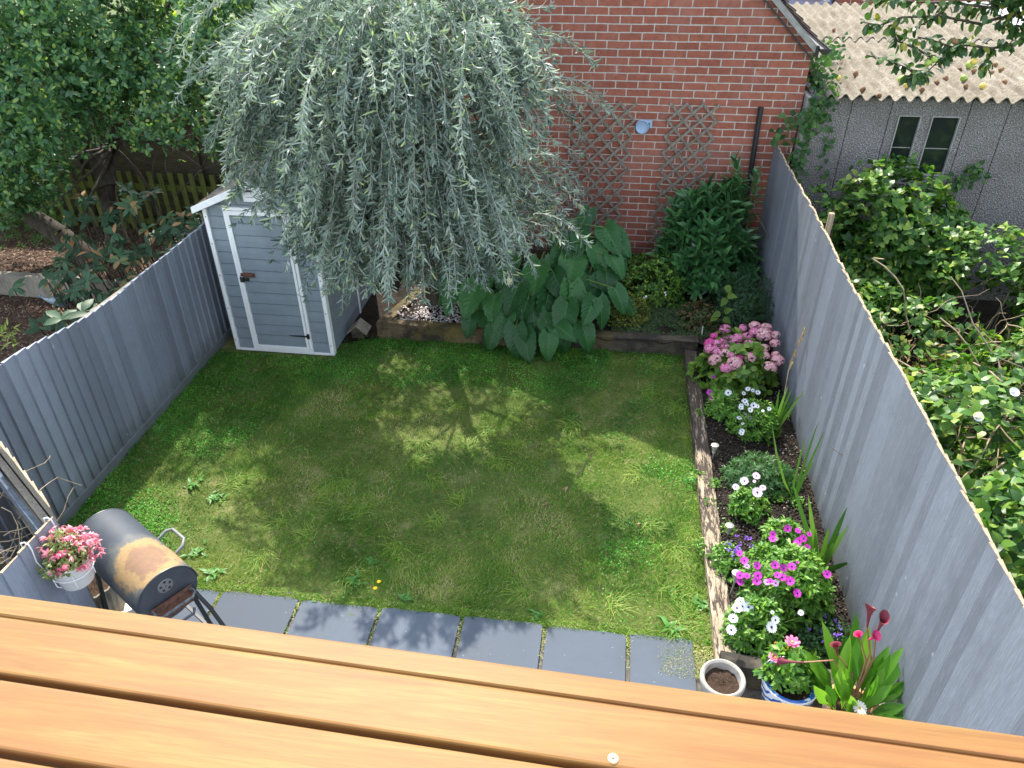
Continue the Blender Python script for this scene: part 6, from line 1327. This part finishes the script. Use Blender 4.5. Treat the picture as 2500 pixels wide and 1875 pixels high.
# ==================================================================== FAR HOUSE AND BINS
fh = thing('far_brick_house', 'red brick house with a white door frame seen above the corrugated roof', 'house', (7, 19, 0))
mb = MB(); mb.box((2.3, 19, -.06), (14, 26, 6)); mb.obj('wall', m_brick, fh)
a, b = onY(2012, 0, 18.95), onY(2032, 40, 18.95); mb = MB(); mb.box((a[0], 18.93, 0), (a[0] + .12, 19.0, 3.2)); mb.box((b[0] - .02, 18.93, 0), (b[0] + .1, 19.0, 3.2)); dfr = mb.obj('door_frame', m_white, fh); mb = MB(); mb.box((a[0] + .12, 18.96, 0), (b[0] - .02, 19.0, 3.1)); mb.obj('glass', m_bluegrey, dfr)
a = onY(2040, 0, 18.9); mb = MB(); mb.tube([(a[0], 18.9, 0), (a[0], 18.9, 6)], .06, 10); mb.obj('downpipe', m_darkpipe, fh)
a = onY(2075, 0, 18.6); mb = MB(); mb.box((a[0] - .25, 18.5, 0), (a[0] + .2, 19.0, 4)); mb.obj('pier', m_brick, fh)
wb = thing('wheelie_bin', 'green wheelie bin lid just showing above the corrugated roof', 'bin', (3.2, 16.4, 0)); p = onY(1975, 16, 16.4)
mb = MB(); mb.prism([(p[0] - .3, 16.1, 0), (p[0] + .3, 16.1, 0), (p[0] + .33, 16.05, p[2] - .06), (p[0] - .33, 16.05, p[2] - .06)], (0, .6, 0)); mb.obj('body', plain('green_bin_plastic', (.1, .2, .1), .5, .4), wb); mb = MB(); mb.box((p[0] - .35, 16.0, p[2] - .06), (p[0] + .35, 16.68, p[2])); mb.obj('lid', plain('pale_green_lid', (.3, .38, .2), .5, .4), wb, bevel=.02)
cv = thing('blue_cover', 'rounded shiny blue grey cover behind the wheelie bin at the top edge', 'cover', (2.9, 17.4, 0)); p = onY(1950, 8, 17.4)
mb = MB(); mb.lathe([(1.0, 0), (1.0, p[2] - .35), (.9, p[2] - .12), (.6, p[2] + .02), (0, p[2] + .06)], (p[0], 17.4, 0), 40); mb.obj('shell', plain('blue_grey_sheet', (.14, .18, .26), .25, .6), cv, smooth=True)

# ==================================================================== BALCONY RAIL IN THE FOREGROUND
ra = thing('balcony_rail', 'varnished orange wooden rail of wide planks across the bottom of the view', 'railing', (-.2, .75, 3.0))
P0, P1 = G(0, 1449, 3.3), G(2500, 1794, 3.3); rd = norm(P1 - P0); rn_ = np.array([rd[1], -rd[0], 0])          # rn_ points back towards the viewer
if rn_[1] > 0: rn_ = -rn_
def plank(w0, w1, z, th, label=None, br=.006, groove=None):
    a = P0 - rd * 2.2; b = P0 + rd * 4.2; prof = []
    h = br
    prof = [(w0, z - th), (w0, z - h), (w0 + h * .12, z - h * .55), (w0 + h * .4, z - h * .2), (w0 + h, z)]
    if groove: g0 = groove; prof += [(g0 - .004, z), (g0 - .001, z - .003), (g0, z - .006), (g0 + .003, z - .006), (g0 + .005, z - .002), (g0 + .009, z)]
    prof += [(w1 - h, z), (w1 - h * .4, z - h * .2), (w1 - h * .12, z - h * .55), (w1, z - h), (w1, z - th)]
    mb = MB(); n = len(prof); N_ = 40; vs = []
    for i in range(N_ + 1):
        c = a + (b - a) * i / N_
        for u, zz in prof: vs.append(c + rn_ * u + np.array([0, 0, zz - c[2]]))
    mb.add(vs, [(i * n + j, (i + 1) * n + j, (i + 1) * n + (j + 1) % n, i * n + (j + 1) % n) for i in range(N_) for j in range(n)] + [tuple(range(n)), tuple(range(N_ * n, N_ * n + n))[::-1]])
    return mb.obj('plank', m_rail, ra)
def wof(px, py): q = G(px, py, 3.3) - P0; return float(q @ rn_)
w1_, w2_, w3_, w4_ = wof(0, 1501), wof(0, 1643), wof(0, 1656), wof(0, 1829)
plank(0, w2_, 3.3, .035, groove=w1_); plank(w3_ + .001, w4_, 3.3, .035); plank(w4_ + .012, w4_ + .13, 3.3, .035); plank(w4_ + .142, w4_ + .26, 3.3, .035)
sc_ = G(1497, 1853, 3.3); mb = MB(); mb.lathe([(0, .0015), (.004, .0015), (.0065, .0032), (.0085, .0025), (.0092, 0)], tuple(sc_), 24); mb.obj('screw', plain('brass_screw', (.75, .6, .35), .3, .5, .5), ra, smooth=True)
mb = MB(); c = sc_ + [0, 0, .002]; mb.box(tuple(c - [.0028, .0008, 0]), tuple(c + [.0028, .0008, .0004])); mb.box(tuple(c - [.0008, .0028, .0003]), tuple(c + [.0008, .0028, .0006])); mb.obj('screw_slot', m_darkpipe, ra)
mb = MB(); q = P0 + rn_ * .12
mb.bar(tuple(q - rd * 2.2 + [0, 0, -.075]), tuple(q + rd * 4.2 + [0, 0, -.075]), .09, .07); mb.obj('bearer', m_rail, ra)
for k in range(4):
    q2 = P0 + rn_ * .14 + rd * (-1.2 + k * 1.4); mb = MB(); mb.box((q2[0] - .04, q2[1] - .04, 0), (q2[0] + .04, q2[1] + .04, 3.19)); mb.obj('post', m_rail, ra)
